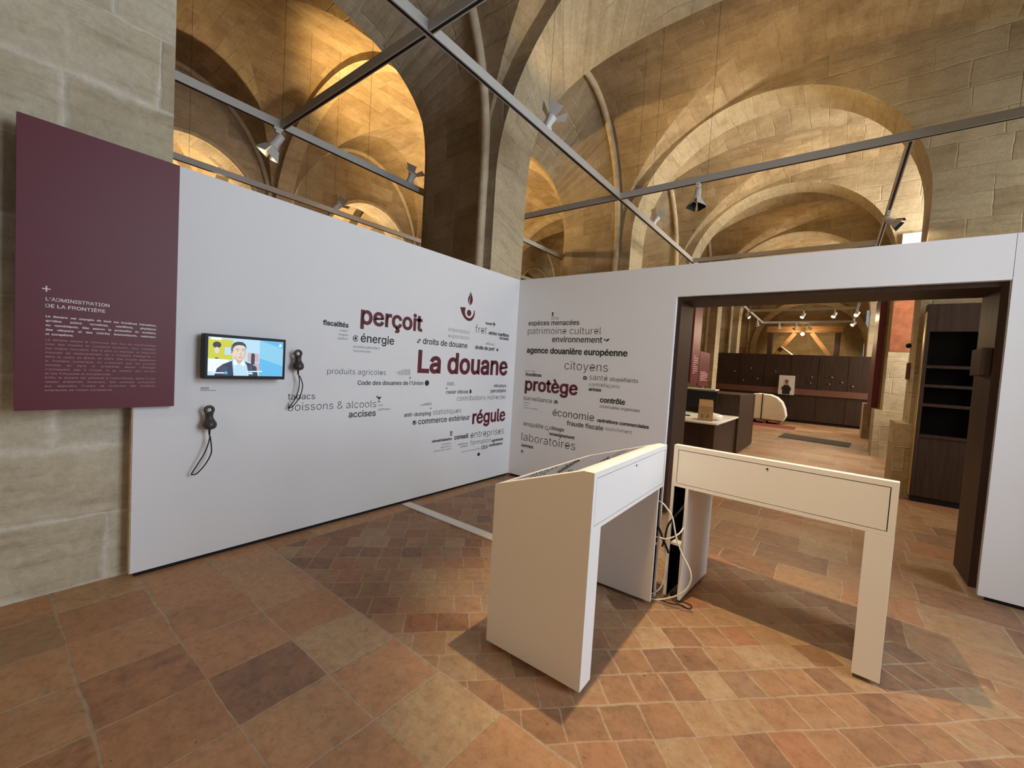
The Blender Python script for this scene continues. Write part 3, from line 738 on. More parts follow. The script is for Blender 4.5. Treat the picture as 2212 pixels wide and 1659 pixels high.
# ---- maroon text panel on the pier
MP = thing('text_panel', 'tall maroon text panel headed L\'ADMINISTRATION DE LA FRONTIÈRE on the stone pier', 'text panel', (0.03, -3.96, 1.08))
child(MB().box((0.004, -4.285, 1.08), (0.05, -3.628, 2.585)), 'board', M['maroon'], MP)
child(MB().box((-0.098, -4.15, 1.3), (0.002, -3.9, 2.4)), 'wall_batten', M['black'], MP)
pm = lambda u, z: Vector((0.0512, u, z))
for body, a, b, z_ in (("L'ADMINISTRATION", -4.181, -3.936, 1.663), ("DE LA FRONTIÈRE", -4.181, -3.953, 1.628)):
    vs, fs, k_ = text_on(body, 'm', a, b, z_, pm, 0.0345); raw('heading', [v - MP.location for v in vs], fs, M['cream'], MP)['label'] = 'white heading ' + body
sticker('plus_sign', plus(-4.179, 1.724, .031, .005), pm, M['cream'], MP, 'white plus sign')
P1 = ["La douane est chargée de tenir les frontières françaises,", "qu'elles soient terrestres, maritimes, physiques", "ou numériques. Elle assure la protection du territoire,", "des citoyens et des intérêts économiques, nationaux", "et européens."]
P2 = ["La douane assure le traitement des flux de marchandises", "avec des moyens en constante évolution, pour s'adapter", "aux enjeux nouveaux. Elle a ainsi su déployer un dispositif", "innovant de dédouanement, dit « frontière intelligente »,", "dans le cadre du Brexit, en 2021. Elle investit également", "la frontière numérique, en s'assurant que les produits", "achetés en ligne et acheminés depuis l'étranger", "n'échappent pas à l'impôt, ni au respect des normes", "et lois françaises et européennes."]
P3 = ["Enfin, la douane est présente à l'international, grâce à son", "réseau d'attachés douaniers. Elle participe activement", "aux dispositifs Frontex de protection des frontières", "extérieures de l'Union européenne."]
def paragraph(lines, z0, z1, weight, mat, label):
    V, F = [], []
    for i, ln in enumerate(lines):
        z_ = z0 + (z1 - z0) * i / (len(lines) - 1); words = ln.split(' '); sz = 0.0225
        wm = [text_mesh(w_, weight) for w_ in words]; wd_ = [max(v.x for v in a[0]) * sz for a in wm]; full = 0.456
        gap = (full - sum(wd_)) / max(1, len(words) - 1) if i < len(lines) - 1 else 0.007
        sc = 1.0
        if gap < 0.005: sc = (full - 0.005 * (len(words) - 1)) / sum(wd_); gap = 0.005
        x = -4.181
        for (vs, fs), w_ in zip(wm, wd_):
            i0 = len(V); V += [pm(x + v.x * sz * sc, z_ + v.y * 0.0192) - MP.location for v in vs]; F += [tuple(j + i0 for j in f) for f in fs]; x += w_ * sc + gap
    raw('paragraph', V, F, mat, MP)['label'] = label
paragraph(P1, 1.576, 1.482, 'b', M['cream'], 'bold white paragraph')
paragraph(P2, 1.452, 1.272, 'r', M['pink'], 'pale paragraph, the longest')
paragraph(P3, 1.250, 1.182, 'r', M['pink'], 'pale closing paragraph')

# ---- wall screen with an interview playing
TV = thing('wall_screen', 'small black-framed screen on the left wall showing a man in a suit', 'screen', (0.05, -3.2335, 1.26))
child(MB().box((0.03, -3.489, 1.26), (0.10, -2.978, 1.559)).box((0.001, -3.4, 1.32), (0.03, -3.07, 1.5)), 'casing', M['black'], TV, 0.003)
SC = {n: glow('screen_' + n, c, e) for n, c, e in (('blue', (0.12, 0.50, 0.85), 1.0), ('pale', (0.50, 0.74, 0.90), 1.0), ('yellow', (0.62, 0.62, 0.04), 1.0), ('white', (0.86, 0.94, 1.0), 1.0), ('skin', (0.80, 0.66, 0.55), 1.0), ('shade', (0.52, 0.36, 0.27), 1.0), ('hair', (0.035, 0.04, 0.05), 1.0), ('suit', (0.025, 0.04, 0.085), 1.0), ('shirt', (0.50, 0.76, 0.90), 1.0), ('pink', (0.62, 0.42, 0.48), 1.0), ('cyan', (0.26, 0.62, 0.86), 1.0), ('grey', (0.13, 0.14, 0.16), 1.0), ('tan', (0.66, 0.49, 0.39), 1.0), ('lip', (0.55, 0.32, 0.28), 1.0), ('suit2', (0.045, 0.07, 0.13), 1.0))}
SN = list(SC); smb = MB()
def scr(pts, col, layer): smb.face([(0.1003 + layer * 0.00010, -3.468 + u * 0.472, 1.2835 + v * 0.256) for u, v in pts], None, SN.index(col))
def ell(cx, cy, rx, ry, n=22, a0=0, a1=2 * PI): return [(cx + rx * math.cos(a0 + (a1 - a0) * i / n), cy + ry * math.sin(a0 + (a1 - a0) * i / n)) for i in range(n)]
scr([(0, 0), (.66, 0), (.66, 1), (0, 1)], 'pale', 0); scr([(.66, 0), (1, 0), (1, 1), (.66, 1)], 'blue', 0); scr([(.66, .5), (1, .3), (1, .8), (.66, 1)], 'cyan', 1)
scr([(0, .44), (.30, .42), (.30, .95), (0, .97)], 'yellow', 1); scr([(.03, .93), (.16, .93), (.16, 1), (.03, 1)], 'white', 2)
scr([(0, .44), (.26, .43), (.20, .1), (0, .1)], 'white', 1); scr([(.2, .55), (.3, .55), (.3, .75), (.2, .75)], 'pale', 2)
scr(ell(.105, .80, .052, .085), 'hair', 2); scr(ell(.105, .66, .030, .085), 'skin', 3); scr([(.075, .54), (.135, .54), (.14, .45), (.07, .45)], 'yellow', 3); scr([(.08, .47), (.13, .47), (.12, .44), (.09, .44)], 'suit', 4)
scr([(.50, .40), (.65, .38), (.65, .62), (.50, .64)], 'pink', 1); scr([(.545, .32), (.595, .32), (.595, .60), (.57, .64), (.545, .60)], 'hair', 2); scr([(.52, .10), (.66, .10), (.66, .36), (.52, .36)], 'pink', 1)
scr([(.08, 0), (.11, .18), (.18, .30), (.30, .40), (.45, .40), (.56, .32), (.62, .26), (.645, 0)], 'suit', 3)
scr([(.32, 0), (.30, .36), (.33, .46), (.44, .40), (.49, .30), (.52, 0)], 'shirt', 4); scr([(.33, .46), (.40, .28), (.45, .42), (.46, .5), (.36, .5)], 'skin', 5)
scr(ell(.385, .625, .092, .225), 'skin', 5); scr([(.31, .55), (.33, .44), (.385, .395), (.44, .44), (.46, .55)], 'skin', 5)
scr(ell(.284, .61, .018, .055), 'skin', 5); scr(ell(.284, .61, .008, .03), 'shade', 6)
scr([(.292, .60), (.276, .70), (.284, .80), (.315, .885), (.365, .92), (.425, .915), (.465, .86), (.478, .78), (.476, .72), (.463, .79), (.43, .825), (.37, .83), (.33, .80), (.308, .74), (.303, .66)], 'hair', 6)
scr([(.276, .70), (.284, .80), (.30, .83), (.305, .72), (.300, .64), (.290, .62)], 'grey', 7)
for q in ((.362, .668), (.432, .668)):
    scr(ell(q[0], q[1], .017, .011, 10), 'white', 7); scr(ell(q[0] + .003, q[1], .007, .011, 8), 'hair', 8); scr([(q[0] - .022, q[1] + .010), (q[0] + .020, q[1] + .012), (q[0] + .018, q[1] + .020), (q[0] - .018, q[1] + .020)], 'shade', 8)
    scr([(q[0] - .026, q[1] + .042), (q[0] + .022, q[1] + .048), (q[0] + .024, q[1] + .062), (q[0] - .022, q[1] + .058)], 'grey', 7)
scr([(.404, .66), (.422, .585), (.418, .560), (.392, .562), (.398, .59)], 'tan', 7); scr([(.392, .566), (.420, .566), (.414, .552), (.398, .552)], 'shade', 8)
scr([(.368, .505), (.40, .512), (.436, .505), (.425, .482), (.382, .482)], 'lip', 7); scr([(.366, .506), (.438, .506), (.436, .499), (.368, .499)], 'shade', 8)
scr([(.448, .78), (.474, .70), (.470, .58), (.440, .46), (.40, .40), (.43, .48), (.452, .60)], 'tan', 6); scr([(.318, .50), (.335, .43), (.385, .392), (.36, .45), (.335, .52)], 'tan', 6)
scr([(.345, .43), (.43, .43), (.42, .37), (.385, .33), (.35, .38)], 'shade', 5)
scr([(.33, .0), (.345, .30), (.38, .27), (.40, .0)], 'pale', 5); scr([(.335, .45), (.30, .38), (.33, .27), (.375, .32)], 'white', 6); scr([(.44, .43), (.475, .34), (.45, .25), (.40, .32)], 'white', 6)
scr([(.18, .30), (.24, .22), (.26, 0), (.20, 0), (.12, .2)], 'suit2', 5); scr([(.56, .32), (.57, .2), (.58, 0), (.53, 0), (.50, .25)], 'suit2', 5)
scr([(.06, .055), (.20, .055), (.20, .085), (.06, .085)], 'white', 6); scr([(.205, .045), (.24, .045), (.24, .105), (.205, .105)], 'blue', 6); scr([(.49, .10), (.70, .12), (.70, .15), (.49, .13)], 'white', 6); scr([(.50, .05), (.58, .05), (.56, .09), (.52, .09)], 'white', 6)
scr(ell(.955, .90, .014, .045, 10), 'white', 3); scr([(.93, .86), (.98, .86), (.98, .88), (.93, .88)], 'white', 3)
o = smb.build('picture', [SC[n] for n in SN], None); o.parent = TV; bpy.context.view_layer.update(); o.matrix_parent_inverse = TV.matrix_world.inverted(); o['label'] = 'lit picture of a man in a dark jacket'

# ---- listening handsets on the left wall
def handset(y, zc, sc, cord, label, group):
    """zc: centre of the ring; the handset hangs below it with its flat back against the wall."""
    t = thing('listening_handset', label, 'handset', (0.03, y, zc - 0.09 * sc), 0, group)
    mb = MB(); X = 0.062
    ring = [(X, y + 0.022 * sc * math.cos(a), zc + 0.022 * sc * math.sin(a)) for a in [2 * PI * i / 24 for i in range(24)]]
    mb.tube(ring, 0.0100 * sc, 12, True)
    prof = [(X, y, zc - 0.022 * sc), (X, y, zc - 0.038 * sc), (X, y + 0.002, zc - 0.056 * sc), (X, y + 0.003, zc - 0.072 * sc), (X, y + .004, zc - 0.088 * sc), (X, y + .004, zc - 0.106 * sc), (X, y + .004, zc - 0.122 * sc), (X, y + .004, zc - 0.132 * sc)]
    mb.tube(prof, [r * sc for r in (0.025, 0.0215, 0.0225, 0.031, 0.0395, 0.041, 0.033, 0.012)], 20)
    o = child(mb, 'body', M['rubber'], t)
    r = o.modifiers.new('remesh', 'REMESH'); r.mode = 'VOXEL'; r.voxel_size = 0.0028; r.use_smooth_shade = True
    s_ = o.modifiers.new('smooth', 'SMOOTH'); s_.factor = 0.5; s_.iterations = 4
    child(MB().lathe([(0.008 * sc, 0), (0.008 * sc, 0.045)], 16, Matrix.Translation((0.001, y, zc)) @ Matrix.Rotation(PI / 2, 4, 'Y')), 'wall_peg', M['lampwhite'], t)
    mb = MB().tube([(X, y + .004, zc - .128 * sc), (X, y + .004, zc - .165 * sc)], [0.0075, 0.005], 12); child(mb, 'cable_sleeve', M['black'], t)
    mb = MB().tube(spline(cord, 8), 0.0038, 8); child(mb, 'cord', M['black'], t)
    return t
c1 = [(0.062, -3.434, .884), (.062, -3.435, .845), (.06, -3.455, .768), (.055, -3.490, .694), (.045, -3.522, .628), (.045, -3.520, .617), (.05, -3.496, .622), (.06, -3.456, .675), (.066, -3.426, .742), (.066, -3.423, .793), (.064, -3.432, .870)]
c2 = [(0.062, -2.858, 1.301), (.062, -2.850, 1.252), (.06, -2.851, 1.185), (.055, -2.872, 1.111), (.045, -2.908, 1.046), (.045, -2.911, 1.034), (.05, -2.884, 1.053), (.06, -2.842, 1.118), (.066, -2.826, 1.193), (.066, -2.829, 1.235), (.064, -2.850, 1.290)]
handset(-3.440, 1.048, 1.02, c1, 'dark listening handset hanging lower on the wall, left below the screen', 'listening handsets')
handset(-2.866, 1.462, 1.00, c2, 'dark listening handset hanging right of the screen above the word tabacs', 'listening handsets')

# ------------------------------------------------------------------ two touch-screen desks
DW, DH, DF, DD, FL, LEG, RAIL = 1.082, 1.021, 0.853, 0.548, 0.054, 0.109, 0.752
def desk(x, y, rz, open_left, label):
    t = thing('touch_desk', label, 'desk', (x, y, 0), rz, 'white touch-screen desks')
    D = lambda mb, name, mat, bev=0: mb.build(name, mat, t, True, bev)
    slope = lambda d: DH + (DF - DH) * (d - FL) / (DD - FL)
    # top box: sloping slab with an opening for the screen, sides, front, underside, frame round the door
    mb = MB(); g0, g1 = 0.115, 0.505; u0, u1 = 0.055, DW - 0.055; th = 0.018
    body = [(0.022, RAIL), (DD, RAIL - 0.0), (DD, DF), (FL, DH), (0.022, DH)]
    n_ = (Vector((0, -(DF - DH), DD - FL))).normalized()
    def S_(u, d, dz=0.0): return (u, d, slope(d) + dz)
    def q(*p): mb.face(p)
    q((0, 0, DH), (DW, 0, DH), (DW, FL, DH), (0, FL, DH))
    q(S_(0, FL), S_(DW, FL), S_(DW, g0), S_(0, g0)); q(S_(0, g1), S_(DW, g1), S_(DW, DD), S_(0, DD))
    q(S_(0, g0), S_(u0, g0), S_(u0, g1), S_(0, g1)); q(S_(u1, g0), S_(DW, g0), S_(DW, g1), S_(u1, g1))
    for a, b in (((u0, g0), (u1, g0)), ((u1, g0), (u1, g1)), ((u1, g1), (u0, g1)), ((u0, g1), (u0, g0))):
        q(S_(*a), S_(*b), S_(*b, -0.012), S_(*a, -0.012))
    q((0, DD, RAIL), (0, DD, DF), (DW, DD, DF), (DW, DD, RAIL))
    for u in (0, DW): q((u, 0, RAIL), (u, 0, DH), (u, FL, DH), (u, DD, DF), (u, DD, RAIL))
    q((0, 0, RAIL), (DW, 0, RAIL), (DW, DD, RAIL), (0, DD, RAIL))
    d0, d1, z0, z1 = 0.028, DW - 0.028, 0.772, 0.994
    q((0, 0, RAIL), (d0, 0, RAIL), (d0, 0, DH), (0, 0, DH)); q((d1, 0, RAIL), (DW, 0, RAIL), (DW, 0, DH), (d1, 0, DH))
    q((d0, 0, RAIL), (d1, 0, RAIL), (d1, 0, z0), (d0, 0, z0)); q((d0, 0, z1), (d1, 0, z1), (d1, 0, DH), (d0, 0, DH))
    for a, b in (((d0, z0), (d1, z0)), ((d1, z0), (d1, z1)), ((d1, z1), (d0, z1)), ((d0, z1), (d0, z0))): q((a[0], 0, a[1]), (b[0], 0, b[1]), (b[0], 0.02, b[1]), (a[0], 0.02, a[1]))
    D(mb, 'top_box', M['desk'])
    D(MB().box((d0, 0.0202, z0), (d1, 0.024, z1)), 'gap_shade', M['gap'])  # dark sheet standing in for the shade in the door gap
    D(MB().box((d0 + .004, 0.001, z0 + .004), (d1 - .004, 0.020, z1 - .004)), 'door', M['desk'])['label'] = 'flush lockable door'
    D(MB().lathe([(0.0055, 0), (0.0055, 0.003)], 14, Matrix.Translation((0.53, 0.0012, 0.972)) @ Matrix.Rotation(PI / 2, 4, 'X')), 'lock', M['black'])
    gl = MB(); gl.face([S_(u0 + .002, g0 + .002, -.0008), S_(u1 - .002, g0 + .002, -.0008), S_(u1 - .002, g1 - .002, -.0008), S_(u0 + .002, g1 - .002, -.0008)]); gl.face([S_(u0, g1, -.016), S_(u1, g1, -.016), S_(u1, g0, -.016), S_(u0, g0, -.016)])
    D(gl, 'touch_screen', M['glass'])['label'] = 'dark reflecting touch screen'
    # legs: one closed box, one hollow box open at the back
    for left in (True, False):
        a = 0.0 if left else DW - LEG; b = a + LEG; mb = MB()
        if left == open_left:
            for p, r in ((a, a + th), (b - th, b)): mb.box((p, 0, 0.02), (r, DD, RAIL - .0005))
            mb.box((a + th, DD - th, 0.02), (b - th, DD, RAIL - .0005)); mb.box((a + th, 0.02, 0.36), (b - th, DD - th, 0.378))
            o = D(mb, 'leg', M['desk'], 0.0015); o['label'] = 'hollow leg open at the back'
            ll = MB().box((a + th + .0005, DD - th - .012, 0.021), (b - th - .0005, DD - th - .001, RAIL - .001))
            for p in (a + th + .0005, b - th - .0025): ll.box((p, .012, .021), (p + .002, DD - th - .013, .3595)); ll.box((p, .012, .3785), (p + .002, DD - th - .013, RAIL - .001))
            D(ll, 'leg_shade', M['gap'], 0)  # dark sheets added for the shade inside the hollow leg
            D(MB().box((a + th, 0.2, 0.05), (b - th, 0.45, 0.34)), 'equipment_box', M['black'])
        else:
            mb.box((a, 0, 0.02), (b, DD, RAIL - .0005)); D(mb, 'leg', M['desk'], 0.0015)
        for d in (0.05, DD - 0.09): D(MB().box((a + .03, d, 0.0), (b - .03, d + .04, 0.0199)), 'foot', M['black'])
    return t
desk(2.571, -2.749, 1.592, False, 'white touch-screen desk on the left, its tan-lit end panel towards the viewer')
desk(2.579, -1.616, -0.072, True, 'white touch-screen desk on the right in front of the doorway, seen from the back')

def cable(name, pts, r, mat, label, group=None):
    return tag(MB().tube(spline(pts, 10), r, 10).build(name, mat), label, 'cable', group)
W1 = [(2.47, -1.71, .66), (2.545, -1.70, .65), (2.588, -1.70, .619), (2.625, -1.70, .57), (2.649, -1.70, .481), (2.667, -1.70, .427), (2.705, -1.70, .35), (2.752, -1.70, .278), (2.763, -1.70, .209), (2.73, -1.70, .129), (2.656, -1.70, .062), (2.56, -1.71, .014), (2.48, -1.71, .010)]
cable('power_cable', W1, .0052, M['cable'], 'white cable looping widest between the two desks down to the floor', 'cables between the desks')
cable('power_cable', [(2.47, -1.71, .415), (2.545, -1.70, .419), (2.60, -1.70, .424), (2.655, -1.68, .459), (2.675, -1.64, .49), (2.66, -1.56, .52)], .0052, M['cable'], 'short white cable running straight across the gap between the desks', 'cables between the desks')
cable('power_cable', [(2.48, -1.70, .55), (2.532, -1.685, .483), (2.560, -1.68, .418), (2.590, -1.68, .336), (2.602, -1.68, .217), (2.578, -1.68, .085), (2.50, -1.70, .012)], .0045, M['cable'], 'white cable bowing down behind the left desk to the floor', 'cables between the desks')
cable('power_cable', [(2.66, -1.56, .64), (2.662, -1.66, .622), (2.606, -1.69, .525), (2.590, -1.69, .46), (2.587, -1.69, .423), (2.57, -1.68, .36)], .006, M['black'], 'black cable end poking out of the right desk', 'cables between the desks')
cable('power_cable', [(2.48, -1.70, .53), (2.541, -1.69, .477), (2.576, -1.69, .411), (2.606, -1.685, .35), (2.612, -1.68, .33)], .007, M['black'], 'black cable end poking out of the left desk', 'cables between the desks')
cable('power_cable', [(2.50, -1.70, .006), (2.578, -1.673, .005), (2.648, -1.665, .005), (2.70, -1.64, .005), (2.754, -1.645, .005), (2.758, -1.60, .005), (2.713, -1.588, .005), (2.66, -1.60, .005)], .003, M['black'], 'thin black cable curled on the tiles under the gap', 'cables between the desks')
a = MB().box((0.02, -1.765, 0.0), (1.6, -1.665, 0.012)).build('floor_trunking', M['cable'], None, True, .004)
tag(a, 'flat pale cable cover strip across the tiles from the left wall', 'cable cover')

# ------------------------------------------------------------------ lighting tracks
ZT = 4.0
def bay_top(x, y):
    if x > XL:
        for y0, y1 in BAYS:
            if y0 <= y <= y1: return vault_z(x, y, y0, y1)
        return ZS + VB
    for y0, y1 in LBAY:
        if y0 <= y <= y1 and x < LX1:
            t_ = (y - (y0 + y1) / 2) / ((y1 - y0) / 2); s_ = max(-1, min(1, (x - lc) / la))
            return LZ + LB * max(math.sqrt(max(0, 1 - t_ * t_)), math.sqrt(max(0, 1 - s_ * s_)))
    return 5.0
def track(axis, c, a, b, label, wires=()):
    mid = (c, (a + b) / 2, ZT) if axis == 1 else ((a + b) / 2, c, ZT)
    t = thing('lighting_track', label, 'lighting track', mid, 0, 'hanging lighting tracks')
    w, h = 0.024, 0.042
    if axis == 1: mb = MB().box((c - w, a, ZT - h), (c + w, b, ZT + h)); sl = MB().box((c - .012, a + .01, ZT - h - .0012), (c + .012, b - .01, ZT - h - .0002))
    else: mb = MB().box((a, c - w, ZT - h), (b, c + w, ZT + h)); sl = MB().box((a + .01, c - .012, ZT - h - .0012), (b - .01, c + .012, ZT - h - .0002))
    child(mb, 'rail', M['metal'], t); child(sl, 'slot', M['black'], t)['label'] = 'black contact slot'
    for p in wires:
        x_, y_ = (c, p) if axis == 1 else (p, c)
        child(MB().tube([(x_, y_, ZT + h), (x_, y_, bay_top(x_, y_))], 0.0018, 6), 'suspension_wire', M['black'], t)
    return t
track(1, 0.72, -6.0, 16.60, 'long grey lighting track running into the hall above the corner of the white walls', (-3.2, -0.62, 1.9, 5.9, 9.8))
track(1, -1.75, -6.0, 7.0, 'grey lighting track over the left wall with the lit spotlight', (-2.29, -1.2, 1.6))
track(1, -3.85, -6.0, 7.0, 'lowest grey lighting track just above the top edge of the left wall', (-2.6, -1.0, -.5, 1.6))
track(0, -2.29, -1.726, 0.696, 'short grey lighting track joining the spotlight track to the long track above the left wall', ())
track(0, -2.29, 0.744, 6.0, 'nearest grey lighting track leaving the picture at the top, above the desks', (2.6,))
track(0, 1.30, -1.726, 0.696, 'short grey lighting track across the narrow arch beside the corner pier', ())
track(0, 1.30, 0.744, 6.2, 'grey lighting track crossing in front of the big round arch', (1.2, 1.9, 4.5))
track(0, 5.22, 0.744, 3.776, 'grey lighting track just above the doorway wall, farther away', ())
track(1, 3.80, 1.324, 16.6, 'grey lighting track running away at the right of the round arch', ())
track(0, 13.0, 0.744, 3.776, 'upper of the two bright cross tracks seen through the doorway', ())
track(0, 16.62, 0.5, 3.9, 'lower of the two bright cross tracks seen through the doorway', ())

def spotlight(x, y, aim, label, lit=True, up=False, flaps=True, sc=1.0, group='track spotlights', yaw=0, fa=28):
    t = thing('track_spotlight', label, 'spotlight', (x, y, ZT), 0, group)
    h = 0.042; d = Vector(aim).normalized(); sg = 1 if up else -1
    base = Vector((x, y, ZT + sg * h)); piv = base + Vector((0, 0, sg * (0.05 if up else 0.15) * sc))
    mb = MB().box((x - .022, y - .05, base.z), (x + .022, y + .05, base.z + sg * .03)) ; mb.box((x - .018, y - .030, base.z + sg * .03), (x + .018, y + .030, base.z + sg * .06))
    child(mb, 'adapter', M['lampwhite'], t, .003)
    child(MB().tube([base + Vector((0, 0, sg * .05)), piv], .014 * sc, 12), 'stem', M['lampwhite'], t)
    q = d.to_track_quat('Z', 'Y').to_matrix().to_4x4(); mat = Matrix.Translation(piv) @ q
    mb = MB().lathe([(.020 * sc, -.085 * sc), (.042 * sc, -.080 * sc), (.046 * sc, -.03 * sc), (.046 * sc, .04 * sc), (.060 * sc, .075 * sc), (.062 * sc, .10 * sc), (.054 * sc, .10 * sc), (.050 * sc, .06 * sc)], 24, mat)
    child(mb, 'housing', M['lampwhite'], t)
    child(MB().lathe([(.052 * sc, .072 * sc), (.052 * sc, .076 * sc)], 20, mat), 'lens', M['lens'] if lit else M['lensoff'], t)
    if flaps:
        for i in range(4):
            R = mat @ Matrix.Rotation(i * PI / 2 + yaw, 4, 'Z')
            w0, w1, L_ = .052 * sc, .085 * sc, .115 * sc; a = math.radians(fa); r0, z0 = .062 * sc, .10 * sc
            P_ = [(r0, -w0, z0), (r0, w0, z0), (r0 + L_ * math.sin(a), w1, z0 + L_ * math.cos(a)), (r0 + L_ * math.sin(a), -w1, z0 + L_ * math.cos(a))]
            off = Vector((-math.cos(a), 0, math.sin(a))) * 0.002
            A = [R @ Vector(p) for p in P_]; Bq = [R @ (Vector(p) + off) for p in P_]
            mb = MB(); mb.face(A, None, 0); mb.face(list(reversed(Bq)), None, 1)
            for j in range(4): mb.face([A[j], Bq[j], Bq[(j + 1) % 4], A[(j + 1) % 4]], None, 0)
            child(mb, 'barn_door', [M['lampwhite'], M['lampwhite'] if lit else M['black']], t)
    return piv, d
SP = []
def lamp(x, y, aim, label, energy=0, angle=70, color=WARM, lit=True, up=False, flaps=True, sc=1.0, soft=0.04, yaw=0, blend=.5, fa=28):
    piv, d = spotlight(x, y, aim, label, lit, up, flaps, sc, yaw=yaw, fa=fa)
    if energy:
        p = piv + d * (0.105 if lit and flaps else 0.24) * sc
        light('lamp_beam', 'SPOT', p, energy, color, p + d, soft, None, angle, blend)
lamp(-1.75, -2.33, (-.30, -.42, -.86), 'lit white spotlight over the left wall under a track crossing', 60, 90, WARM, True, sc=.95, yaw=.6, fa=22)
lamp(1.80, 1.30, (-.02, -.18, -1), 'white spotlight with black barn doors in front of the round arch', 60, 80, WARM, False, sc=.88, yaw=.5)
lamp(3.80, 3.45, (.55, -.1, -.45), 'small spotlight hanging at the right end of the round arch', 25, 70, WARM, False, sc=.8)
lamp(0.72, -0.62, (.30, .25, .9), 'spotlight turned up to the vault, first on the long track past the crossing', 22, 120, WARM, False, True, sc=.95, fa=52)
lamp(0.72, 2.75, (.35, .45, .9), 'spotlight turned up to the vault, second on the long track past the crossing', 28, 120, WARM, False, True, sc=.95, fa=52)
lamp(-3.85, -0.46, (.25, .6, .8), 'dark spotlight turned up on the lowest track above the left wall', 640, 130, AMBER, False, True, sc=.95, fa=52)
lamp(-1.75, -0.50, (.3, .2, .9), 'dark spotlight turned up where the middle track meets the dark pier', 0, 100, AMBER, False, True, sc=.95, fa=52)
# lamps of the far room seen through the doorway
FARL = [(0.72, 12.75, (.6, -.3, -.7), 'lit spotlight on the long track in the far room, leftmost of the bright lamps', 1),
        (2.37, 13.0, (-.3, -.55, -.7), 'lit spotlight at the middle of the upper far track', 1), (3.22, 13.0, (-.3, -.55, -.7), 'lit spotlight right of the middle on the upper far track', 1),
        (3.80, 12.9, (-.35, -.7, -.55), 'brightest lit spotlight where the far tracks meet on the right', 1),
        (1.35, 16.62, (.1, -.3, -.9), 'white spotlight at the left of the lower far track', 0), (1.95, 16.62, (-.5, -.3, -.7), 'white spotlight left of the middle on the lower far track', 0),
        (2.42, 16.62, (.2, .5, -.7), 'spotlight over the glowing middle of the timber frame', 1), (3.80, 15.6, (-.5, -.5, -.5), 'lit spotlight below the right end of the lower far track', 1),
        (0.72, 15.2, (.2, -.2, -.9), 'white spotlight hanging from the far end of the long track', 0)]
for x_, y_, aim_, lab_, lit_ in FARL:
    lamp(x_, y_, aim_, lab_, 95 if lit_ else 0, 95, (1, .84, .58), bool(lit_), flaps=False, sc=1.1)
# unseen spots added to brighten the vaults, without lamps on the tracks
for p_, tg_, e_, c_, an_ in (((2.2, 2.2, 4.15), (2.2, 3.9, 6.3), 85, AMBER, 110), ((2.2, 6.2, 4.15), (2.2, 7.7, 6.3), 70, AMBER, 110), ((2.2, 10.0, 4.15), (2.2, 11.6, 6.3), 60, AMBER, 110),
                             ((2.6, -0.9, 4.15), (2.6, 1.2, 6.6), 12, WARM, 120), ((2.0, 1.6, 4.15), (2.0, 1.9, 7), 10, WARM, 140), ((2.0, 5.6, 4.15), (2, 5.9, 7), 16, WARM, 140), ((2.0, 9.6, 4.15), (2, 9.9, 7), 25, WARM, 140), ((2.0, 13.6, 4.2), (2, 14.0, 7), 130, WARM, 150), ((2.0, 17.6, 4.4), (2, 17.9, 7), 130, WARM, 160),
                             ((-4.2, 2.4, 4.15), (-4.2, 3.0, 7), 260, (1, .74, .40), 150), ((-9.2, -1.2, 2.6), (-9.6, -1.0, 6), 1100, WARM, 150), ((-9.2, 2.2, 2.6), (-9.6, 2.4, 6), 1100, WARM, 150), ((-4.2, 6.4, 3.6), (-4.2, 6.6, 7), 260, AMBER, 150), ((-9.2, 6.2, 2.6), (-9.6, 6.3, 6), 600, WARM, 150), ((-4.0, -2.2, 3.9), (-4.2, -2.0, 7), 14, AMBER, 150)):
    light('unseen_uplight', 'SPOT', p_, e_, c_, tg_, .08, None, an_, .8)
for p_, e_ in (((2.8, 2.2, 3.9), 150), ((3.4, 5.0, 3.9), 110), ((2.6, 8.6, 3.9), 120), ((2.4, 11.5, 3.9), 150), ((0.8, 10.2, 3.8), 70)):
    light('floor_beam', 'SPOT', p_, e_, WARM, (p_[0], p_[1] + .1, 0), .05, None, 100, .7)

# ------------------------------------------------------------------ beyond the doorway
CB = thing('display_cabinet', 'tall dark wood cabinet with black shelf openings against the right pier', 'cabinet', (4.7, 3.2, 0))
cx0, cx1, cy = 4.27, 5.6, 3.20
mb = MB().box((4.27, cy, .08), (4.31, 3.38, 2.60)).box((4.80, cy, .08), (cx1, 3.38, 2.60)).box((4.31, cy, 2.245), (4.80, 3.38, 2.60)).box((4.31, cy + .16, .896), (4.80, 3.38, 2.245)).box((4.31, cy + .012, .08), (4.80, 3.38, .86))
child(mb, 'carcass', M['woodx'], CB, merge=False)
child(MB().box((4.311, cy + .15, .90), (4.799, cy + .159, 2.244)), 'back_panel', M['gap'], CB)['label'] = 'black inner back'
for z_ in (1.788, 1.539, 1.287): child(MB().box((4.311, cy + .003, z_ - .019), (4.799, cy + .149, z_ + .019)), 'shelf', M['woodx'], CB)
child(MB().box((4.311, cy + .001, .861), (4.799, cy + .14, .895)), 'ledge', M['woodx'], CB)
child(MB().box((4.29, cy + .03, 0.0), (cx1, 3.36, .079)), 'plinth', M['black'], CB)
child(MB().box((4.262, cy - .002, .08), (4.269, 3.38, 2.50)), 'edge_strip', M['brass'], CB)['label'] = 'brass-coloured side strip'
tag(MB().lathe([(.015, 0), (.035, .01), (.038, .03), (.03, .05), (.015, .06)], 16, Matrix.Translation((4.229, 4.02, 2.12)) @ Matrix.Rotation(-PI / 2, 4, 'Y')).build('wall_sensor', M['black']), 'small black round sensor on the stone pier beyond the doorway', 'sensor')
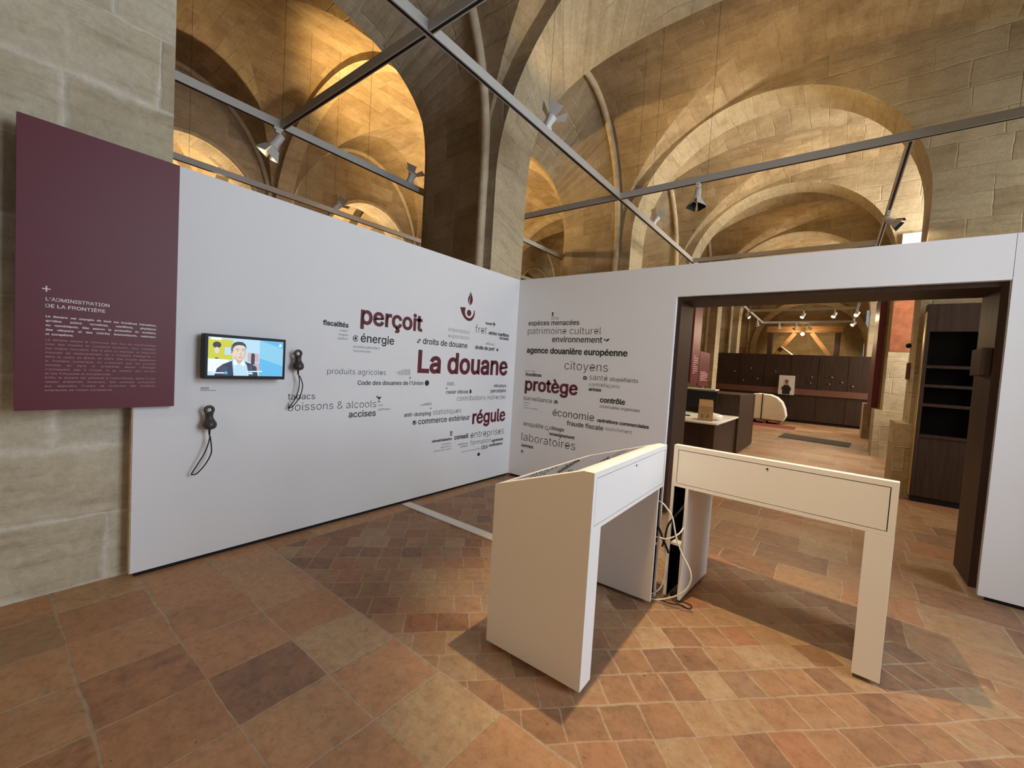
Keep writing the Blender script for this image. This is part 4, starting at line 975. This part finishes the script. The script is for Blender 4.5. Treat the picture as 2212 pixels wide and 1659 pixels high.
tag(MB().box((4.19, 3.86, 1.62), (4.232, 3.94, 1.86)).build('wall_box', M['ledge'], None, True, .005), 'small brown box fixed on the pier edge beside the cabinet', 'wall box')

RD = thing('reception_desk', 'dark wood reception desk with a high counter seen through the doorway', 'reception desk', (1.3, 5.0, 0))
child(MB().box((0.75, 2.78, .02), (1.93, 4.62, .725)), 'low_cabinet', M['wood'], RD)
child(MB().box((0.72, 2.74, .726), (1.97, 4.62, .755)), 'worktop', M['desk'], RD, .004)['label'] = 'white worktop'
child(MB().box((0.9, 4.63, .02), (1.97, 6.40, 1.17)), 'high_block', M['woodx'], RD, .004)
child(MB().box((0.1, 6.41, .02), (1.97, 6.60, 1.15)), 'high_counter', M['wood'], RD)
child(MB().box((0.1, 6.20, 1.171), (1.2, 6.62, 1.20)), 'counter_top', M['desk'], RD, .004)['label'] = 'white upper counter'
MO = thing('computer_monitor', 'black computer monitor standing on the reception worktop', 'monitor', (1.32, 4.45, .755))
child(MB().box((1.02, 4.45, .86), (1.60, 4.50, 1.20)), 'display', M['black'], MO, .004); child(MB().tube([(1.3, 4.5, .80), (1.3, 4.5, .95)], .02, 8), 'stem', M['black'], MO); child(MB().box((1.2, 4.4, .756), (1.42, 4.58, .80)), 'base', M['black'], MO)
CBX = thing('cardboard_box', 'open brown cardboard box on the white reception worktop', 'box', (1.72, 3.05, .755), 0.25)
mb = MB()
for a_, b_ in (((-.11, -.10, 0), (.11, -.096, .24)), ((-.11, .096, 0), (.11, .10, .24)), ((-.11, -.096, 0), (-.106, .096, .24)), ((.106, -.096, 0), (.11, .096, .24)), ((-.106, -.096, 0), (.106, .096, .004))): mb.box(a_, b_)
mb.build('box_body', M['card'], CBX)
for ang_, s_ in ((-20, 1), (150, -1)):
    mb = MB().box((-.105, 0, 0), (.105, .003, .11)); o = mb.build('flap', M['card'], CBX); o.location = (0, .099 * s_, .241); o.rotation_euler = (math.radians(ang_ if s_ > 0 else -35), 0, 0)
mb = MB()
for i_, x_ in enumerate((-.06, -.045, .02, .035)): mb.box((x_, -.1012, .05), (x_ + .007, -.1002, .11))
mb.build('print_marks', M['ink'], CBX)
def lumpy(name, c, r, mat, seed, label, cat, sq=(1, 1, 1)):
    bm = bmesh.new(); bmesh.ops.create_icosphere(bm, subdivisions=3, radius=1.0); rn = random.Random(seed)
    dirs = [(Vector((rn.uniform(-1, 1), rn.uniform(-1, 1), rn.uniform(-1, 1))).normalized(), rn.uniform(.1, .35)) for _ in range(9)]
    for v in bm.verts:
        k_ = 1 + sum(a * max(0, v.co.normalized().dot(d)) ** 6 for d, a in dirs) - .15
        v.co = Vector((v.co.x * sq[0], v.co.y * sq[1], max(-.55, v.co.z) * sq[2])) * r * k_
    zmin = min(v.co.z for v in bm.verts)
    for v in bm.verts: v.co.z -= zmin
    me = bpy.data.meshes.new(name); bm.to_mesh(me); bm.free(); me.materials.append(mat); o = bpy.data.objects.new(name, me); COL.objects.link(o); o.location = c; return tag(o, label, cat)
lumpy('plastic_bag', (1.80, 3.35, .756), .13, M['film'], 4, 'crumpled clear plastic bag behind the cardboard box', 'bag', (1.0, 1.2, .55))
tag(MB().box((1.10, 3.1, .7555), (1.32, 3.4, .7575)).build('paper_sheet', M['cream']), 'white paper sheet lying on the reception worktop', 'paper')
tag(MB().box((1.18, 3.5, .756), (1.36, 3.56, .775)).build('stapler', M['black'], None, True, .006), 'small black tool on the reception worktop', 'tool')

PW = thing('partition_wall', 'long dark wood partition with a reddish ledge across the far room', 'partition', (2.0, 14.4, 0))
child(MB().box((-0.55, 14.4, .10), (4.50, 14.52, 2.52)), 'panelling', M['woodx'], PW)
child(MB().box((-0.55, 14.36, 1.04), (4.46, 14.399, 1.26)), 'ledge', M['ledge'], PW)['label'] = 'reddish horizontal ledge'
child(MB().box((-0.5, 14.43, 0.0), (4.45, 14.5, .099)), 'plinth', M['black'], PW)
mb = MB()
for x_ in (.35, 1.2, 2.05, 2.9, 3.75): mb.box((x_, 14.397, .12), (x_ + .008, 14.3995, 1.03)); mb.box((x_, 14.397, 1.27), (x_ + .008, 14.3995, 2.5))
child(mb, 'joint_line', M['gap'], PW)
rn = random.Random(3)
for i_, (x_, z_) in enumerate(((.18, 1.80), (.52, 1.45), (.75, 1.95), (1.0, 1.55), (1.58, 1.86), (2.72, 1.72), (3.30, 1.75), (3.90, 1.46), (3.6, 1.58), (3.25, 1.5), (2.7, 1.5))):
    child(MB().lathe([(.022, 0), (.022, .02), (.012, .03)], 10, Matrix.Translation((x_, 14.399, z_)) @ Matrix.Rotation(PI / 2, 4, 'X')), 'peephole', M['brass'], PW)
PO = thing('framed_poster', 'white poster of a person seen from behind in dark clothes on the dark partition', 'poster', (1.97, 14.33, 1.01))
child(MB().box((1.72, 14.32, 1.01), (2.22, 14.358, 1.73)), 'board', M['cream'], PO)
pp = MB(); PY = 14.3185
def pf(pts, mi): pp.face([(1.97 + x * .25, PY - mi * .0006, 1.01 + z * .72) for x, z in pts], None, mi)
pf([(-.32, 0), (.32, 0), (.32, .86), (-.32, .86)], 0); pf([(-.30, .3), (.30, .3), (.30, .8), (-.30, .8)], 1); pf([(-.48, 0.02), (-.50, .38), (-.30, .50), (.30, .50), (.52, .38), (.48, 0.02)], 2); pf([(.50, .20), (.62, .24), (.6, .38), (.50, .40)], 3); pf([(-.50, .24), (-.62, .26), (-.6, .4), (-.48, .42)], 3); pf(ell(0, .60, .17, .13), 4); pf(ell(0, .70, .22, .07), 5)
o = pp.build('picture', [M['white'], M['lampwhite'], M['ink'], M['redmat'], M['card'], M['timber']]); o.parent = PO; bpy.context.view_layer.update(); o.matrix_parent_inverse = PO.matrix_world.inverted()

PA = thing('wrapped_pallet', 'pale crate load wrapped in white plastic film on a pallet before the partition', 'pallet load', (1.6, 12.8, 0))
mb = MB()
for x_ in (1.12, 1.5, 1.93): mb.box((x_, 12.5, 0.006), (x_ + .1, 13.2, .10))
for i_ in range(5): mb.box((1.10, 12.5 + i_ * .15, .10), (2.06, 12.6 + i_ * .15, .125))
child(mb, 'pallet', M['pallet'], PA, merge=False)
pr_ = [(1.12, .126), (1.12, 1.00), (1.30, 1.03), (1.66, 1.01), (1.86, .93), (2.02, .78), (2.12, .55), (2.17, .30), (2.10, .126)]
o = child(MB().prism([(x_, z_) for x_, z_ in pr_], 1, 12.55, 13.15), 'wrapped_load', M['film'], PA, .03)
child(MB().box((1.42, 12.535, .13), (1.455, 12.549, 1.03)), 'strap', M['mat'], PA)
tag(MB().box((1.2, 11.3, .0005), (2.50, 12.38, .003)).build('floor_sheet', M['redmat']), 'dark red sheet on the floor in front of the wrapped pallet', 'floor sheet')
tag(MB().prism([(2.30, 8.75), (3.77, 8.45), (3.85, 9.45), (2.36, 9.9)], 2, .0005, .012).build('door_mat', M['mat']), 'dark grey mat on the floor beyond the reception desk', 'mat')

# maroon panels of the far room
for y0, y1, z0, z1, lab in ((7.93, 8.75, 1.28, 3.5, 'tall glossy maroon text panel on the far left pier beyond the doorway'), (8.80, 10.05, 1.2, 2.24, 'small dark red panel low on the far left beyond the tall maroon one')):
    t = thing('text_panel', lab, 'text panel', (.16, (y0 + y1) / 2, z0)); child(MB().box((.14, y0, z0), (.175, y1, z1)), 'board', M['maroon'], t)
    mb = MB()
    for i_ in range(9 if z1 > 3 else 6):
        z_ = 2.05 - i_ * .06 if z1 > 3 else 1.62 - i_ * .05; mb.box((.1752, y0 + .2, z_), (.176, y1 - (.15 if i_ % 4 else .4), z_ + .02))
    child(mb, 'paragraph', M['pink'], t, merge=False)
    child(MB().box((-.25, (y0 + y1) / 2 - .2, z0 + .1), (.139, (y0 + y1) / 2 + .2, z1 - .1)), 'bracket', M['black'], t)
t = thing('text_panel', 'tall maroon panel at the right end of the dark partition', 'text panel', (4.20, 9.2, 1.0))
child(MB().box((4.08, 8.20, 1.02), (4.20, 9.55, 3.60)), 'board', M['maroon'], t)

# timber frame in the last bay
TF = thing('timber_frame', 'old brown timber frame with slanting braces in front of the far wall', 'timber frame', (2.15, 18, 0))
for x_ in (.93, 3.36): child(MB().box((x_ - .10, 17.9, 0), (x_ + .10, 18.1, 3.70)), 'post', M['wood'], TF, .01)
child(MB().box((.75, 17.88, 3.70), (3.55, 18.12, 3.98)), 'crossbeam', M['timber'], TF, .015)
for a_, b_ in (((1.06, 18, 2.55), (1.85, 18, 3.69)), ((3.24, 18, 2.55), (2.45, 18, 3.69))):
    d_ = (Vector(b_) - Vector(a_)).normalized(); n_ = Vector((d_.z, 0, -d_.x)) * .085
    mb = MB(); A_ = [Vector(a_) - n_, Vector(a_) + n_, Vector(b_) + n_, Vector(b_) - n_]; mb.prism([(v.x, v.z) for v in A_], 1, 17.93, 18.07)
    child(mb, 'brace', M['timber'], TF, .008)
PB = thing('hanging_lamp', 'glowing round lamp under the crossbeam of the timber frame', 'lamp', (2.14, 17.6, 3.62))
child(MB().lathe([(.0, -.07), (.05, -.05), (.075, 0), (.05, .05), (.015, .075)], 16, Matrix.Translation((2.14, 17.6, 3.60))), 'bulb', glow('bulb_glow', (1, .72, .32), 30), PB)
child(MB().tube([(2.14, 17.6, 3.67), (2.14, 17.6, vault_z(2.14, 17.6, *BAYS[-1]))], .006, 6), 'cord', M['black'], PB)
light('bulb_light', 'POINT', (2.14, 17.45, 3.5), 120, (1, .70, .36), None, .08)
tag(MB().tube([(1.36, 17.885, 3.05), (2.25, 17.885, 2.35)], .045, 12).build('metal_pole', M['metal']), 'grey slanting pole in front of the far timber frame', 'pole')
